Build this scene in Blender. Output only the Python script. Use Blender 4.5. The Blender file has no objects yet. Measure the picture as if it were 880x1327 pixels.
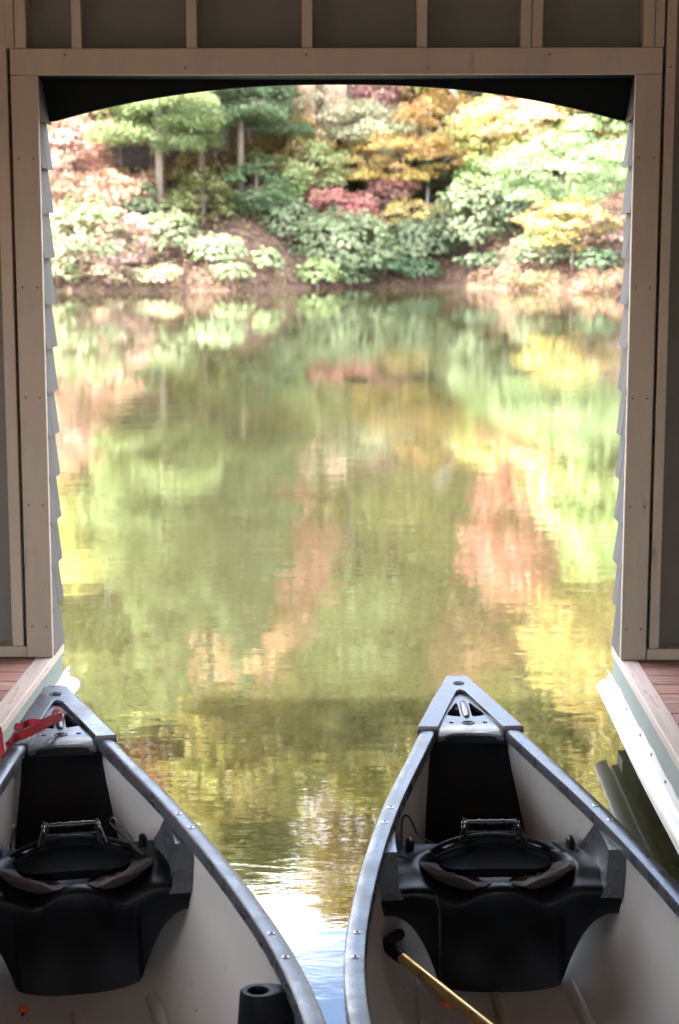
import bpy, bmesh, math, random
import numpy as np
from mathutils import Vector, Matrix, noise as mnoise

random.seed(7)
RNG = np.random.default_rng(11)
scene = bpy.context.scene
COL = scene.collection

# ------------------------------------------------------------------ camera
F_PX, CX, CY, EYE = 2250.0, 440.0, 663.5, 1.92
PITCH = math.atan2(663.5 - 307.0, F_PX)
YAW = math.atan2(43.0 * math.cos(PITCH), F_PX)
FW = Vector((-math.sin(YAW) * math.cos(PITCH), math.cos(YAW) * math.cos(PITCH), -math.sin(PITCH)))
RT = Vector((math.cos(YAW), math.sin(YAW), 0))
UP = RT.cross(FW)
CAMP = Vector((0, 0, EYE))
cam_d = bpy.data.cameras.new('camera')
cam = bpy.data.objects.new('camera', cam_d)
COL.objects.link(cam)
cam.location = CAMP
cam.rotation_euler = FW.to_track_quat('-Z', 'Y').to_euler()
cam_d.sensor_fit = 'VERTICAL'
cam_d.sensor_height = 36.0
cam_d.sensor_width = 24.0
cam_d.lens = F_PX / 1327.0 * 36.0
cam_d.clip_start = 0.05
cam_d.clip_end = 3000.0
cam_d.dof.use_dof = True
cam_d.dof.focus_distance = 5.3
cam_d.dof.aperture_fstop = 4.8
scene.camera = cam

# ------------------------------------------------------------------ sky, sun, exposure
SUN_EL = math.radians(50)
SUN_TO = Vector((-0.93, -0.10, 0)).normalized()          # horizontal direction towards the sun
world = bpy.data.worlds.new('World')
scene.world = world
world.use_nodes = True
wn, wl = world.node_tree.nodes, world.node_tree.links
wn.clear()
w_out = wn.new('ShaderNodeOutputWorld')
w_bg = wn.new('ShaderNodeBackground')
w_bg.inputs['Strength'].default_value = 0.15
w_sky = wn.new('ShaderNodeTexSky')
w_sky.sky_type = 'NISHITA'
w_sky.sun_disc = False
w_sky.sun_elevation = SUN_EL
w_sky.sun_rotation = math.atan2(SUN_TO.x, SUN_TO.y)
w_sky.air_density = 1.0
w_sky.dust_density = 1.2
w_tc = wn.new('ShaderNodeTexCoord')
w_map = wn.new('ShaderNodeMapping')
w_map.inputs['Scale'].default_value = (1.0, 1.0, 2.2)
w_map.inputs['Location'].default_value = (1.9, 0.6, 0.3)
w_no = wn.new('ShaderNodeTexNoise')
w_no.inputs['Scale'].default_value = 2.3
w_no.inputs['Detail'].default_value = 6
w_no.inputs['Roughness'].default_value = 0.55
w_rp = wn.new('ShaderNodeValToRGB')
w_rp.color_ramp.elements[0].position = 0.40
w_rp.color_ramp.elements[1].position = 0.62
w_mix = wn.new('ShaderNodeMix')
w_mix.data_type = 'RGBA'
w_mix.inputs['B'].default_value = (11.0, 11.1, 11.4, 1)
wl.new(w_tc.outputs['Generated'], w_map.inputs['Vector'])
wl.new(w_map.outputs['Vector'], w_no.inputs['Vector'])
wl.new(w_no.outputs['Fac'], w_rp.inputs['Fac'])
wl.new(w_rp.outputs['Color'], w_mix.inputs['Factor'])
wl.new(w_sky.outputs['Color'], w_mix.inputs['A'])
wl.new(w_mix.outputs['Result'], w_bg.inputs['Color'])
wl.new(w_bg.outputs['Background'], w_out.inputs['Surface'])

sun_d = bpy.data.lights.new('sun', 'SUN')
sun_d.energy = 4.2
sun_d.angle = math.radians(0.5)
sun_d.color = (1.0, 0.93, 0.82)
sun = bpy.data.objects.new('sun', sun_d)
COL.objects.link(sun)
to_sun = Vector((SUN_TO.x * math.cos(SUN_EL), SUN_TO.y * math.cos(SUN_EL), math.sin(SUN_EL)))
sun.rotation_euler = (-to_sun).to_track_quat('-Z', 'Y').to_euler()
sun.location = to_sun * 40

scene.view_settings.view_transform = 'Standard'
scene.view_settings.look = 'None'
scene.view_settings.exposure = 3.5
scene.view_settings.gamma = 1.0
scene.render.engine = 'CYCLES'
cy = scene.cycles
cy.use_denoising = True
cy.max_bounces = 10
cy.diffuse_bounces = 6
cy.glossy_bounces = 4
cy.transmission_bounces = 4
cy.transparent_max_bounces = 6
cy.sample_clamp_indirect = 8.0
cy.caustics_reflective = True
cy.blur_glossy = 0.5


# ------------------------------------------------------------------ pixel helpers (photograph 880 x 1327)
def pray(px, py):
    return FW + RT * ((px - CX) / F_PX) - UP * ((py - CY) / F_PX)


def on_z(px, py, z):
    d = pray(px, py)
    return CAMP + d * ((z - EYE) / d.z)


def on_y(px, py, y):
    d = pray(px, py)
    return CAMP + d * (y / d.y)


def on_x(px, py, x):
    d = pray(px, py)
    return CAMP + d * (x / d.x)


# ------------------------------------------------------------------ materials
def new_mat(name):
    m = bpy.data.materials.new(name)
    m.use_nodes = True
    nt = m.node_tree
    return m, nt.nodes, nt.links, nt.nodes['Principled BSDF']


def surf(name, col, rough=0.5, var=0.15, vscale=6.0, bump=0.0, bscale=60.0, stretch=(1, 1, 1), spec=0.5,
         col2=None, c2pos=(0.5, 0.7), c2scale=4.0, rand=0.0, metal=0.0, rvar=0.1):
    """Painted, wooden or moulded surface: uneven colour, optional second colour in patches, fine relief."""
    m, n, l, b = new_mat(name)
    tc = n.new('ShaderNodeTexCoord')
    mp = n.new('ShaderNodeMapping')
    mp.inputs['Scale'].default_value = stretch
    l.new(tc.outputs['Object'], mp.inputs['Vector'])
    vec = mp.outputs['Vector']
    oi = n.new('ShaderNodeObjectInfo')
    if rand:
        ad = n.new('ShaderNodeVectorMath')
        ad.operation = 'ADD'
        sc = n.new('ShaderNodeVectorMath')
        sc.operation = 'SCALE'
        cmb = n.new('ShaderNodeCombineXYZ')
        for k in range(3):
            l.new(oi.outputs['Random'], cmb.inputs[k])
        l.new(cmb.outputs[0], sc.inputs[0])
        sc.inputs['Scale'].default_value = 37.0
        l.new(vec, ad.inputs[0])
        l.new(sc.outputs[0], ad.inputs[1])
        vec = ad.outputs[0]
    no = n.new('ShaderNodeTexNoise')
    no.inputs['Scale'].default_value = vscale
    no.inputs['Detail'].default_value = 6
    no.inputs['Roughness'].default_value = 0.6
    l.new(vec, no.inputs['Vector'])
    mr = n.new('ShaderNodeMapRange')
    mr.inputs['From Min'].default_value = 0.3
    mr.inputs['From Max'].default_value = 0.7
    mr.inputs['To Min'].default_value = 1 - var
    mr.inputs['To Max'].default_value = 1 + var
    l.new(no.outputs['Fac'], mr.inputs['Value'])
    val = mr.outputs['Result']
    if rand:
        r2 = n.new('ShaderNodeMapRange')
        r2.inputs['To Min'].default_value = 1 - rand
        r2.inputs['To Max'].default_value = 1 + rand
        l.new(oi.outputs['Random'], r2.inputs['Value'])
        mu = n.new('ShaderNodeMath')
        mu.operation = 'MULTIPLY'
        l.new(val, mu.inputs[0])
        l.new(r2.outputs['Result'], mu.inputs[1])
        val = mu.outputs[0]
    base = n.new('ShaderNodeRGB')
    base.outputs[0].default_value = (*col, 1)
    cur = base.outputs[0]
    if col2:
        n2 = n.new('ShaderNodeTexNoise')
        n2.inputs['Scale'].default_value = c2scale
        n2.inputs['Detail'].default_value = 8
        n2.inputs['Roughness'].default_value = 0.65
        l.new(vec, n2.inputs['Vector'])
        rp = n.new('ShaderNodeMapRange')
        rp.interpolation_type = 'SMOOTHSTEP'
        rp.inputs['From Min'].default_value = c2pos[0]
        rp.inputs['From Max'].default_value = c2pos[1]
        l.new(n2.outputs['Fac'], rp.inputs['Value'])
        mx = n.new('ShaderNodeMix')
        mx.data_type = 'RGBA'
        mx.inputs['B'].default_value = (*col2, 1)
        l.new(rp.outputs['Result'], mx.inputs['Factor'])
        l.new(cur, mx.inputs['A'])
        cur = mx.outputs['Result']
    vm = n.new('ShaderNodeVectorMath')
    vm.operation = 'SCALE'
    l.new(cur, vm.inputs[0])
    l.new(val, vm.inputs['Scale'])
    l.new(vm.outputs[0], b.inputs['Base Color'])
    rr = n.new('ShaderNodeMapRange')
    rr.inputs['From Min'].default_value = 0.3
    rr.inputs['From Max'].default_value = 0.7
    rr.inputs['To Min'].default_value = max(0.03, rough - rvar)
    rr.inputs['To Max'].default_value = min(1.0, rough + rvar)
    l.new(no.outputs['Fac'], rr.inputs['Value'])
    l.new(rr.outputs['Result'], b.inputs['Roughness'])
    b.inputs['Specular IOR Level'].default_value = spec
    b.inputs['Metallic'].default_value = metal
    if bump:
        nb = n.new('ShaderNodeTexNoise')
        nb.inputs['Scale'].default_value = bscale
        nb.inputs['Detail'].default_value = 5
        l.new(vec, nb.inputs['Vector'])
        bp = n.new('ShaderNodeBump')
        bp.inputs['Strength'].default_value = bump
        bp.inputs['Distance'].default_value = 0.004
        l.new(nb.outputs['Fac'], bp.inputs['Height'])
        l.new(bp.outputs['Normal'], b.inputs['Normal'])
    return m


M = {}
M['paint'] = surf('cream_paint', (0.43, 0.355, 0.27), 0.55, 0.11, 5, 0.35, 70, (1, 1, 0.25),
                  col2=(0.27, 0.22, 0.17), c2pos=(0.62, 0.74), c2scale=11, rand=0.05)
M['sheath'] = surf('grey_green_sheathing', (0.15, 0.142, 0.112), 0.7, 0.12, 4, 0.3, 50,
                   col2=(0.12, 0.11, 0.09), c2pos=(0.70, 0.78), c2scale=14)
M['shaded_green'] = surf('shaded_green_paint', (0.004, 0.006, 0.0065), 0.7, 0.2, 5, 0.2, 40, spec=0.15)  # dark green taken near black: shade of the arch recess put into the colour
M['shingle'] = surf('weathered_shingle', (0.066, 0.060, 0.052), 0.85, 0.22, 9, 0.7, 45, (6, 6, 0.7), rand=0.16)
M['fascia'] = surf('pale_green_fascia', (0.135, 0.17, 0.145), 0.6, 0.10, 5, 0.3, 40, (1, 0.4, 1),
                   col2=(0.20, 0.22, 0.18), c2pos=(0.62, 0.78), c2scale=7)
M['plank'] = surf('red_brown_deck_plank', (0.30, 0.15, 0.115), 0.6, 0.25, 5, 0.6, 40, (0.5, 8, 8), rand=0.2,
                  col2=(0.38, 0.25, 0.20), c2pos=(0.5, 0.75), c2scale=5)
M['trimwood'] = surf('weathered_trim_board', (0.42, 0.33, 0.28), 0.65, 0.22, 6, 0.6, 40, (8, 0.6, 8),
                     col2=(0.24, 0.13, 0.10), c2pos=(0.55, 0.72), c2scale=6)
M['vinyl_white'] = surf('white_bumper_vinyl', (0.52, 0.51, 0.49), 0.4, 0.04, 6, col2=(0.55, 0.47, 0.38),
                        c2pos=(0.66, 0.80), c2scale=9)
M['rust'] = surf('rusty_nail', (0.20, 0.07, 0.035), 0.7, 0.3, 40)
M['post'] = surf('wet_timber_post', (0.09, 0.07, 0.05), 0.7, 0.3, 6, 0.5, 30, (5, 5, 0.6))
M['rafter'] = surf('brown_rafter_wood', (0.34, 0.22, 0.14), 0.7, 0.2, 5, 0.3, 30)
M['roofing'] = surf('grey_roof_shingle', (0.09, 0.09, 0.09), 0.9, 0.25, 12, 0.5, 40)
M['hull'] = surf('taupe_hull_plastic', (0.44, 0.415, 0.385), 0.36, 0.07, 3, 0.15, 240,
                 col2=(0.20, 0.175, 0.15), c2pos=(0.62, 0.80), c2scale=20)
M['gunwale'] = surf('charcoal_gunwale_vinyl', (0.055, 0.058, 0.066), 0.29, 0.18, 12, 0.06, 160, spec=0.6,
                    col2=(0.085, 0.088, 0.095), c2pos=(0.60, 0.85), c2scale=22)
M['black'] = surf('black_moulded_plastic', (0.006, 0.0065, 0.008), 0.38, 0.2, 8, 0.18, 300, spec=0.13)
M['blackpad'] = surf('black_backrest_shell', (0.004, 0.0045, 0.005), 0.85, 0.2, 8, 0.2, 200, spec=0.05)
M['blackmetal'] = surf('black_coated_metal', (0.012, 0.012, 0.013), 0.28, 0.1, 20)
M['cord'] = surf('black_elastic_cord', (0.012, 0.012, 0.013), 0.6, 0.1, 60)
M['fabric'] = surf('brown_seat_fabric', (0.055, 0.036, 0.036), 0.85, 0.2, 10, 0.6, 500)
M['steel'] = surf('dull_steel', (0.50, 0.48, 0.45), 0.35, 0.15, 60, metal=1.0, col2=(0.16, 0.09, 0.05),
                  c2pos=(0.55, 0.7), c2scale=120)
M['brass'] = surf('gold_anodised_shaft', (0.62, 0.43, 0.17), 0.33, 0.12, 14, metal=0.85, stretch=(1, 1, 1))
M['orange'] = surf('orange_bead', (0.75, 0.12, 0.02), 0.4, 0.05, 20)
M['red'] = surf('red_webbing', (0.30, 0.008, 0.016), 0.75, 0.12, 30, 0.5, 400)
M['bark'] = surf('grey_brown_bark', (0.20, 0.155, 0.12), 0.9, 0.3, 3, 0.6, 12, (4, 4, 0.5))
M['pale_bark'] = surf('pale_grey_bark', (0.50, 0.47, 0.43), 0.85, 0.25, 3, 0.4, 12, (2, 2, 0.7))
M['under'] = surf('ground_soil', (0.11, 0.08, 0.05), 0.9, 0.3, 0.4)


def leaf_mat(name, trans=0.35, rough=0.5, hue=0.03, spec=0.4):
    """Leaves: hue of the plant from the object's colour, a little different on every leaf."""
    m, n, l, b = new_mat(name)
    oi = n.new('ShaderNodeObjectInfo')
    at = n.new('ShaderNodeAttribute')
    at.attribute_name = 'tint'
    at2 = n.new('ShaderNodeAttribute')
    at2.attribute_name = 'shift'
    hsv = n.new('ShaderNodeHueSaturation')
    l.new(oi.outputs['Color'], hsv.inputs['Color'])
    mh = n.new('ShaderNodeMapRange')
    mh.inputs['To Min'].default_value = 0.5 - hue
    mh.inputs['To Max'].default_value = 0.5 + hue
    l.new(at2.outputs['Fac'], mh.inputs['Value'])
    l.new(mh.outputs['Result'], hsv.inputs['Hue'])
    l.new(at.outputs['Fac'], hsv.inputs['Value'])
    hsv.inputs['Saturation'].default_value = 0.84
    l.new(hsv.outputs['Color'], b.inputs['Base Color'])
    b.inputs['Roughness'].default_value = rough
    b.inputs['Specular IOR Level'].default_value = spec
    tr = n.new('ShaderNodeBsdfTranslucent')
    l.new(hsv.outputs['Color'], tr.inputs['Color'])
    mx = n.new('ShaderNodeMixShader')
    mx.inputs['Fac'].default_value = trans
    l.new(b.outputs['BSDF'], mx.inputs[1])
    l.new(tr.outputs['BSDF'], mx.inputs[2])
    l.new(mx.outputs['Shader'], n['Material Output'].inputs['Surface'])
    return m


M['leaf'] = leaf_mat('broad_leaf')
M['needle'] = leaf_mat('pine_needle', 0.2, 0.5, 0.02)
M['evergreen'] = leaf_mat('leathery_leaf', 0.18, 0.45, 0.04, 0.3)


def water_mat():
    m, n, l, b = new_mat('lake_water')
    b.inputs['Base Color'].default_value = (0.028, 0.0275, 0.012, 1)
    b.inputs['Subsurface Weight'].default_value = 1.0          # cloudy water: light spreads under the surface
    b.inputs['Subsurface Radius'].default_value = (1.0, 1.0, 0.6)
    b.inputs['Subsurface Scale'].default_value = 1.8
    b.inputs['Roughness'].default_value = 0.02
    b.inputs['IOR'].default_value = 1.55
    tc = n.new('ShaderNodeTexCoord')
    hs = []
    for sc, stre, w in ((2.2, (0.8, 1.5, 1), 1.0), (7.0, (0.8, 1.7, 1), 0.30), (24.0, (0.8, 1.6, 1), 0.09)):
        mp = n.new('ShaderNodeMapping')
        mp.inputs['Scale'].default_value = stre
        l.new(tc.outputs['Object'], mp.inputs['Vector'])
        no = n.new('ShaderNodeTexNoise')
        no.inputs['Scale'].default_value = sc
        no.inputs['Detail'].default_value = 2
        no.inputs['Distortion'].default_value = 0.4
        l.new(mp.outputs['Vector'], no.inputs['Vector'])
        mu = n.new('ShaderNodeMath')
        mu.operation = 'MULTIPLY'
        mu.inputs[1].default_value = w
        l.new(no.outputs['Fac'], mu.inputs[0])
        hs.append(mu.outputs[0])
    a = n.new('ShaderNodeMath')
    l.new(hs[0], a.inputs[0])
    l.new(hs[1], a.inputs[1])
    a2 = n.new('ShaderNodeMath')
    l.new(a.outputs[0], a2.inputs[0])
    l.new(hs[2], a2.inputs[1])
    # calmer and rougher stretches of water
    pat = n.new('ShaderNodeTexNoise')
    pat.inputs['Scale'].default_value = 0.35
    pat.inputs['Detail'].default_value = 2
    mp = n.new('ShaderNodeMapping')
    mp.inputs['Scale'].default_value = (0.5, 1.0, 1)
    l.new(tc.outputs['Object'], mp.inputs['Vector'])
    l.new(mp.outputs['Vector'], pat.inputs['Vector'])
    st = n.new('ShaderNodeMapRange')
    st.inputs['From Min'].default_value = 0.35
    st.inputs['From Max'].default_value = 0.7
    st.inputs['To Min'].default_value = 0.25
    st.inputs['To Max'].default_value = 1.0
    l.new(pat.outputs['Fac'], st.inputs['Value'])
    bp = n.new('ShaderNodeBump')
    bp.inputs['Distance'].default_value = 0.0019
    l.new(st.outputs['Result'], bp.inputs['Strength'])
    l.new(a2.outputs[0], bp.inputs['Height'])
    l.new(bp.outputs['Normal'], b.inputs['Normal'])
    return m


def terrain_mat():
    m, n, l, b = new_mat('leaf_litter_ground')
    tc = n.new('ShaderNodeTexCoord')
    no = n.new('ShaderNodeTexNoise')
    no.inputs['Scale'].default_value = 1.3
    no.inputs['Detail'].default_value = 9
    no.inputs['Roughness'].default_value = 0.7
    l.new(tc.outputs['Object'], no.inputs['Vector'])
    rp = n.new('ShaderNodeValToRGB')
    e = rp.color_ramp.elements
    e[0].position, e[0].color = 0.34, (0.035, 0.020, 0.012, 1)
    e[1].position, e[1].color = 0.72, (0.15, 0.10, 0.06, 1)
    k = e.new(0.5)
    k.color = (0.08, 0.042, 0.026, 1)
    k = e.new(0.6)
    k.color = (0.10, 0.066, 0.034, 1)
    l.new(no.outputs['Fac'], rp.inputs['Fac'])
    l.new(rp.outputs['Color'], b.inputs['Base Color'])
    b.inputs['Roughness'].default_value = 0.95
    bp = n.new('ShaderNodeBump')
    bp.inputs['Distance'].default_value = 0.15
    l.new(no.outputs['Fac'], bp.inputs['Height'])
    l.new(bp.outputs['Normal'], b.inputs['Normal'])
    return m


M['water'] = water_mat()
M['terrain'] = terrain_mat()


# ------------------------------------------------------------------ object helpers
def tag(o, label=None, cat=None, group=None, kind=None):
    if label:
        o['label'] = label
    if cat:
        o['category'] = cat
    if group:
        o['group'] = group
    if kind:
        o['kind'] = kind
    return o


def empty(name, loc=(0, 0, 0), rz=0.0):
    o = bpy.data.objects.new(name, None)
    COL.objects.link(o)
    o.location = loc
    o.rotation_euler = (0, 0, rz)
    o.empty_display_size = 0.1
    return o


def link(name, mesh, parent=None):
    o = bpy.data.objects.new(name, mesh)
    COL.objects.link(o)
    if parent is not None:
        o.parent = parent
    return o


def build(name, verts, faces, mat, parent=None, smooth=False, angle=None):
    me = bpy.data.meshes.new(name)
    me.from_pydata([tuple(v) for v in verts], [], faces)
    me.materials.append(mat)
    me.update()
    bm = bmesh.new()
    bm.from_mesh(me)
    bmesh.ops.recalc_face_normals(bm, faces=bm.faces)
    bm.to_mesh(me)
    bm.free()
    if smooth:
        me.shade_smooth()
        if angle:
            me.set_sharp_from_angle(angle=math.radians(angle))
    return link(name, me, parent)


def box_mesh(name, sx, sy, sz, mat, bev=0.0):
    """Box centred on its origin."""
    bm = bmesh.new()
    bmesh.ops.create_cube(bm, size=1.0)
    bmesh.ops.scale(bm, vec=(sx, sy, sz), verts=bm.verts)
    if bev:
        bmesh.ops.bevel(bm, geom=list(bm.edges), offset=bev, segments=1, affect='EDGES', profile=0.5)
    me = bpy.data.meshes.new(name)
    bm.to_mesh(me)
    bm.free()
    me.materials.append(mat)
    return me


def box(name, x0, x1, y0, y1, z0, z1, mat, parent=None, bev=0.0):
    o = link(name, box_mesh(name, abs(x1 - x0), abs(y1 - y0), abs(z1 - z0), mat, bev), parent)
    o.location = ((x0 + x1) / 2, (y0 + y1) / 2, (z0 + z1) / 2)
    return o


def tube_geo(pts, r, n=8, closed_ends=True):
    pts = [Vector(p) for p in pts]
    rs = r if isinstance(r, (list, tuple)) else [r] * len(pts)
    vs, fs = [], []
    ref = None
    for i, p in enumerate(pts):
        t = (pts[min(i + 1, len(pts) - 1)] - pts[max(i - 1, 0)]).normalized()
        if ref is None:
            ref = t.orthogonal().normalized()
        a = (ref - t * ref.dot(t))
        a = a.normalized() if a.length > 1e-6 else t.orthogonal().normalized()
        ref = a
        bb = t.cross(a)
        for k in range(n):
            th = 2 * math.pi * k / n
            vs.append(p + (a * math.cos(th) + bb * math.sin(th)) * rs[i])
    for i in range(len(pts) - 1):
        for k in range(n):
            fs.append((i * n + k, i * n + (k + 1) % n, (i + 1) * n + (k + 1) % n, (i + 1) * n + k))
    if closed_ends:
        fs.append(tuple(range(n - 1, -1, -1)))
        fs.append(tuple(range((len(pts) - 1) * n, len(pts) * n)))
    return vs, fs


def tube(name, pts, r, mat, parent=None, n=8):
    v, f = tube_geo(pts, r, n)
    return build(name, v, f, mat, parent, True, 50)


def spline(pts, k=8):
    """Catmull-Rom through the points."""
    P = [Vector(p) for p in pts]
    P = [P[0] * 2 - P[1]] + P + [P[-1] * 2 - P[-2]]
    out = []
    for i in range(1, len(P) - 2):
        for j in range(k):
            t = j / k
            a, b, c, d = P[i - 1], P[i], P[i + 1], P[i + 2]
            out.append(0.5 * ((2 * b) + (c - a) * t + (2 * a - 5 * b + 4 * c - d) * t * t + (3 * b - a - 3 * c + d) * t ** 3))
    out.append(P[-2])
    return out


def grid_faces(nu, nv, off=0, wrap_v=False):
    fs = []
    for i in range(nu - 1):
        for j in range(nv if wrap_v else nv - 1):
            j2 = (j + 1) % nv
            fs.append((off + i * nv + j, off + i * nv + j2, off + (i + 1) * nv + j2, off + (i + 1) * nv + j))
    return fs


def plate2d(outlines, extrude, bevel=0.0):
    """Flat plate with holes: first outline is the border, the rest are holes. Returns a mesh in local XY."""
    cu = bpy.data.curves.new('plate', 'CURVE')
    cu.dimensions = '2D'
    cu.fill_mode = 'BOTH'
    cu.extrude = extrude
    cu.bevel_depth = bevel
    cu.bevel_resolution = 1
    for ol in outlines:
        s = cu.splines.new('POLY')
        s.points.add(len(ol) - 1)
        for p, q in zip(s.points, ol):
            p.co = (q[0], q[1], 0, 1)
        s.use_cyclic_u = True
    o = bpy.data.objects.new('plate', cu)
    COL.objects.link(o)
    dg = bpy.context.evaluated_depsgraph_get()
    me = bpy.data.meshes.new_from_object(o.evaluated_get(dg))
    bpy.data.objects.remove(o)
    bpy.data.curves.remove(cu)
    return me


def circle2d(cx, cy, r, n=16, ry=None):
    ry = ry or r
    return [(cx + r * math.cos(2 * math.pi * k / n), cy + ry * math.sin(2 * math.pi * k / n)) for k in range(n)]


# ------------------------------------------------------------------ key dimensions of the boathouse
ZD = 0.358                                   # top of the dock above the water
XR = on_z(804, 856, ZD).x                    # slip edge, one side
XL = on_z(69, 852, ZD).x                     # slip edge, other side
YW = on_z(804, 856, ZD).y                    # inner face of the front wall
YO = on_z(790, 837, ZD).y                    # outer face of the front wall
ZH = on_y(440, 97, YW).z                     # underside of the header
ZHT = on_y(440, 62, YW).z                    # top of the header casing

# ================================================================== CANOES: shape functions
CL = 4.2
_U = [0, .05, .15, .3, .6, 1.0, 1.4, 1.8, 2.1]
_HW = [.026, .043, .075, .118, .196, .298, .375, .427, .441]
_SZ = [.478, .472, .460, .445, .420, .390, .368, .354, .350]


def _smooth_interp(u, X, Y):
    u = min(u, CL - u)
    u = max(0.0, u)
    for i in range(len(X) - 1):
        if u <= X[i + 1] or i == len(X) - 2:
            h = X[i + 1] - X[i]
            t = (u - X[i]) / h
            def slope(k):
                if k == 0:
                    return (Y[1] - Y[0]) / (X[1] - X[0])
                if k == len(X) - 1:
                    return 0.0
                return (Y[k + 1] - Y[k - 1]) / (X[k + 1] - X[k - 1])
            m0, m1 = slope(i) * h, slope(i + 1) * h
            t2, t3 = t * t, t * t * t
            return (2 * t3 - 3 * t2 + 1) * Y[i] + (t3 - 2 * t2 + t) * m0 + (-2 * t3 + 3 * t2) * Y[i + 1] + (t3 - t2) * m1
    return Y[-1]


def hw(u):                                   # half width at the outer gunwale edge
    return _smooth_interp(u, _U, _HW)


def sz(u):                                   # sheer height
    return _smooth_interp(u, _U, _SZ)


def hull_par(u):
    d = min(u, CL - u)
    b = hw(u) - 0.016
    zs = sz(u) - 0.006
    zk = -0.055
    if d < 0.45:
        zk = -0.055 + (zs - 0.10 + 0.055) * ((0.45 - d) / 0.45) ** 2.4
    p = 1.5 + 1.5 * min(1, max(0, (d - 0.1) / 1.0))
    return b, zs, zk, p


TH = 0.009


def hull_in_z(u, v):
    b, zs, zk, p = hull_par(u)
    b -= TH
    zk += TH
    x = min(1.0, abs(v) / b)
    return zs - (zs - zk) * (1 - x ** p) ** (1 / p)


def hull_in_v(u, z):
    b, zs, zk, p = hull_par(u)
    b -= TH
    zk += TH
    y = min(1.0, max(0.0, (zs - z) / (zs - zk)))
    return b * (1 - y ** p) ** (1 / p)


CANOES = {'R': (0.2806, 5.5627, 0.0497), 'L': (-1.0159, 5.4015, 0.2241)}


def canoe_frame(key):
    tx, ty, a = CANOES[key]
    return Vector((tx + math.sin(a) * CL / 2, ty - math.cos(a) * CL / 2, 0)), a


def canoe_world(key, u, v, z):
    loc, a = canoe_frame(key)
    q = Vector((v, CL / 2 - u, 0))
    return Vector((loc.x + q.x * math.cos(a) - q.y * math.sin(a), loc.y + q.x * math.sin(a) + q.y * math.cos(a), z))


# ================================================================== SETTING
def shore_y(x):
    """Far waterline: a shallow bay with a point on one side."""
    pts = [(-80, 50), (-40, 58), (-12, 62.8), (-5, 63.0), (-2.6, 66.0), (0, 68.5), (3, 68.0), (6, 63.5), (9, 60.5), (16, 58), (45, 50), (90, 40)]
    for (a, ya), (b, yb) in zip(pts, pts[1:]):
        if x <= b:
            t = min(1, max(0, (x - a) / (b - a)))
            t = t * t * (3 - 2 * t)
            return ya + (yb - ya) * t
    return pts[-1][1]


def ground_z(x, y):
    d = y - shore_y(x)
    nz = mnoise.noise(Vector((x * 0.11, y * 0.11, 0.3)))
    n2 = mnoise.noise(Vector((x * 0.55, y * 0.55, 2.0)))
    if d < 0:
        return -0.02 + 0.22 * d
    s = min(1, d / 0.7)
    return 0.30 * s + 0.36 * d + nz * min(1.2, d * 0.12) + n2 * min(0.16, d * 0.1) - 0.0011 * max(0, d - 30) ** 2 * (1 if d < 110 else 0) * 0.3


def make_terrain():
    xs = sorted(set([-260, -190, -140, -105, -80, -62] + [-50 + i * 0.9 for i in range(112)] + [62, 80, 105, 140, 190, 260]))
    ds = [-8, -3, -1, -0.4, 0, 0.15, 0.35, 0.7, 1.1, 1.6, 2.2, 3, 4, 5, 6.2, 7.5, 9, 11, 13, 15.5, 18, 21, 24, 28, 33, 40, 50, 62, 78, 100, 130]
    vs = []
    for x in xs:
        sy_ = shore_y(max(-80, min(90, x)))
        for d in ds:
            y = sy_ + d
            vs.append((x, y, ground_z(x, y)))
    o = build('terrain', vs, grid_faces(len(xs), len(ds)), M['terrain'], None, True)
    tag(o, 'leaf covered hillside rising behind the far shore', 'hillside', kind='structure')


def make_near_ground():
    xs = [-260, -120, -60, -30, -15, -6, 0, 6, 15, 30, 60, 120, 260]
    ys = [-300, -150, -80, -40, -20, -12, -8, -6.2, -5.4, -4.6]
    zz = {-4.6: -0.5, -5.4: -0.1, -6.2: 0.25, -8: 0.5, -12: 0.6}
    vs = [(x, y, zz.get(y, 0.8) + (0.1 * mnoise.noise(Vector((x * .2, y * .2, 0))) if y < -6 else 0)) for x in xs for y in ys]
    o = build('ground', vs, grid_faces(len(xs), len(ys)), M['under'], None, True)
    tag(o, 'bare earth shore behind the boathouse', 'ground', kind='structure')


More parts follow.
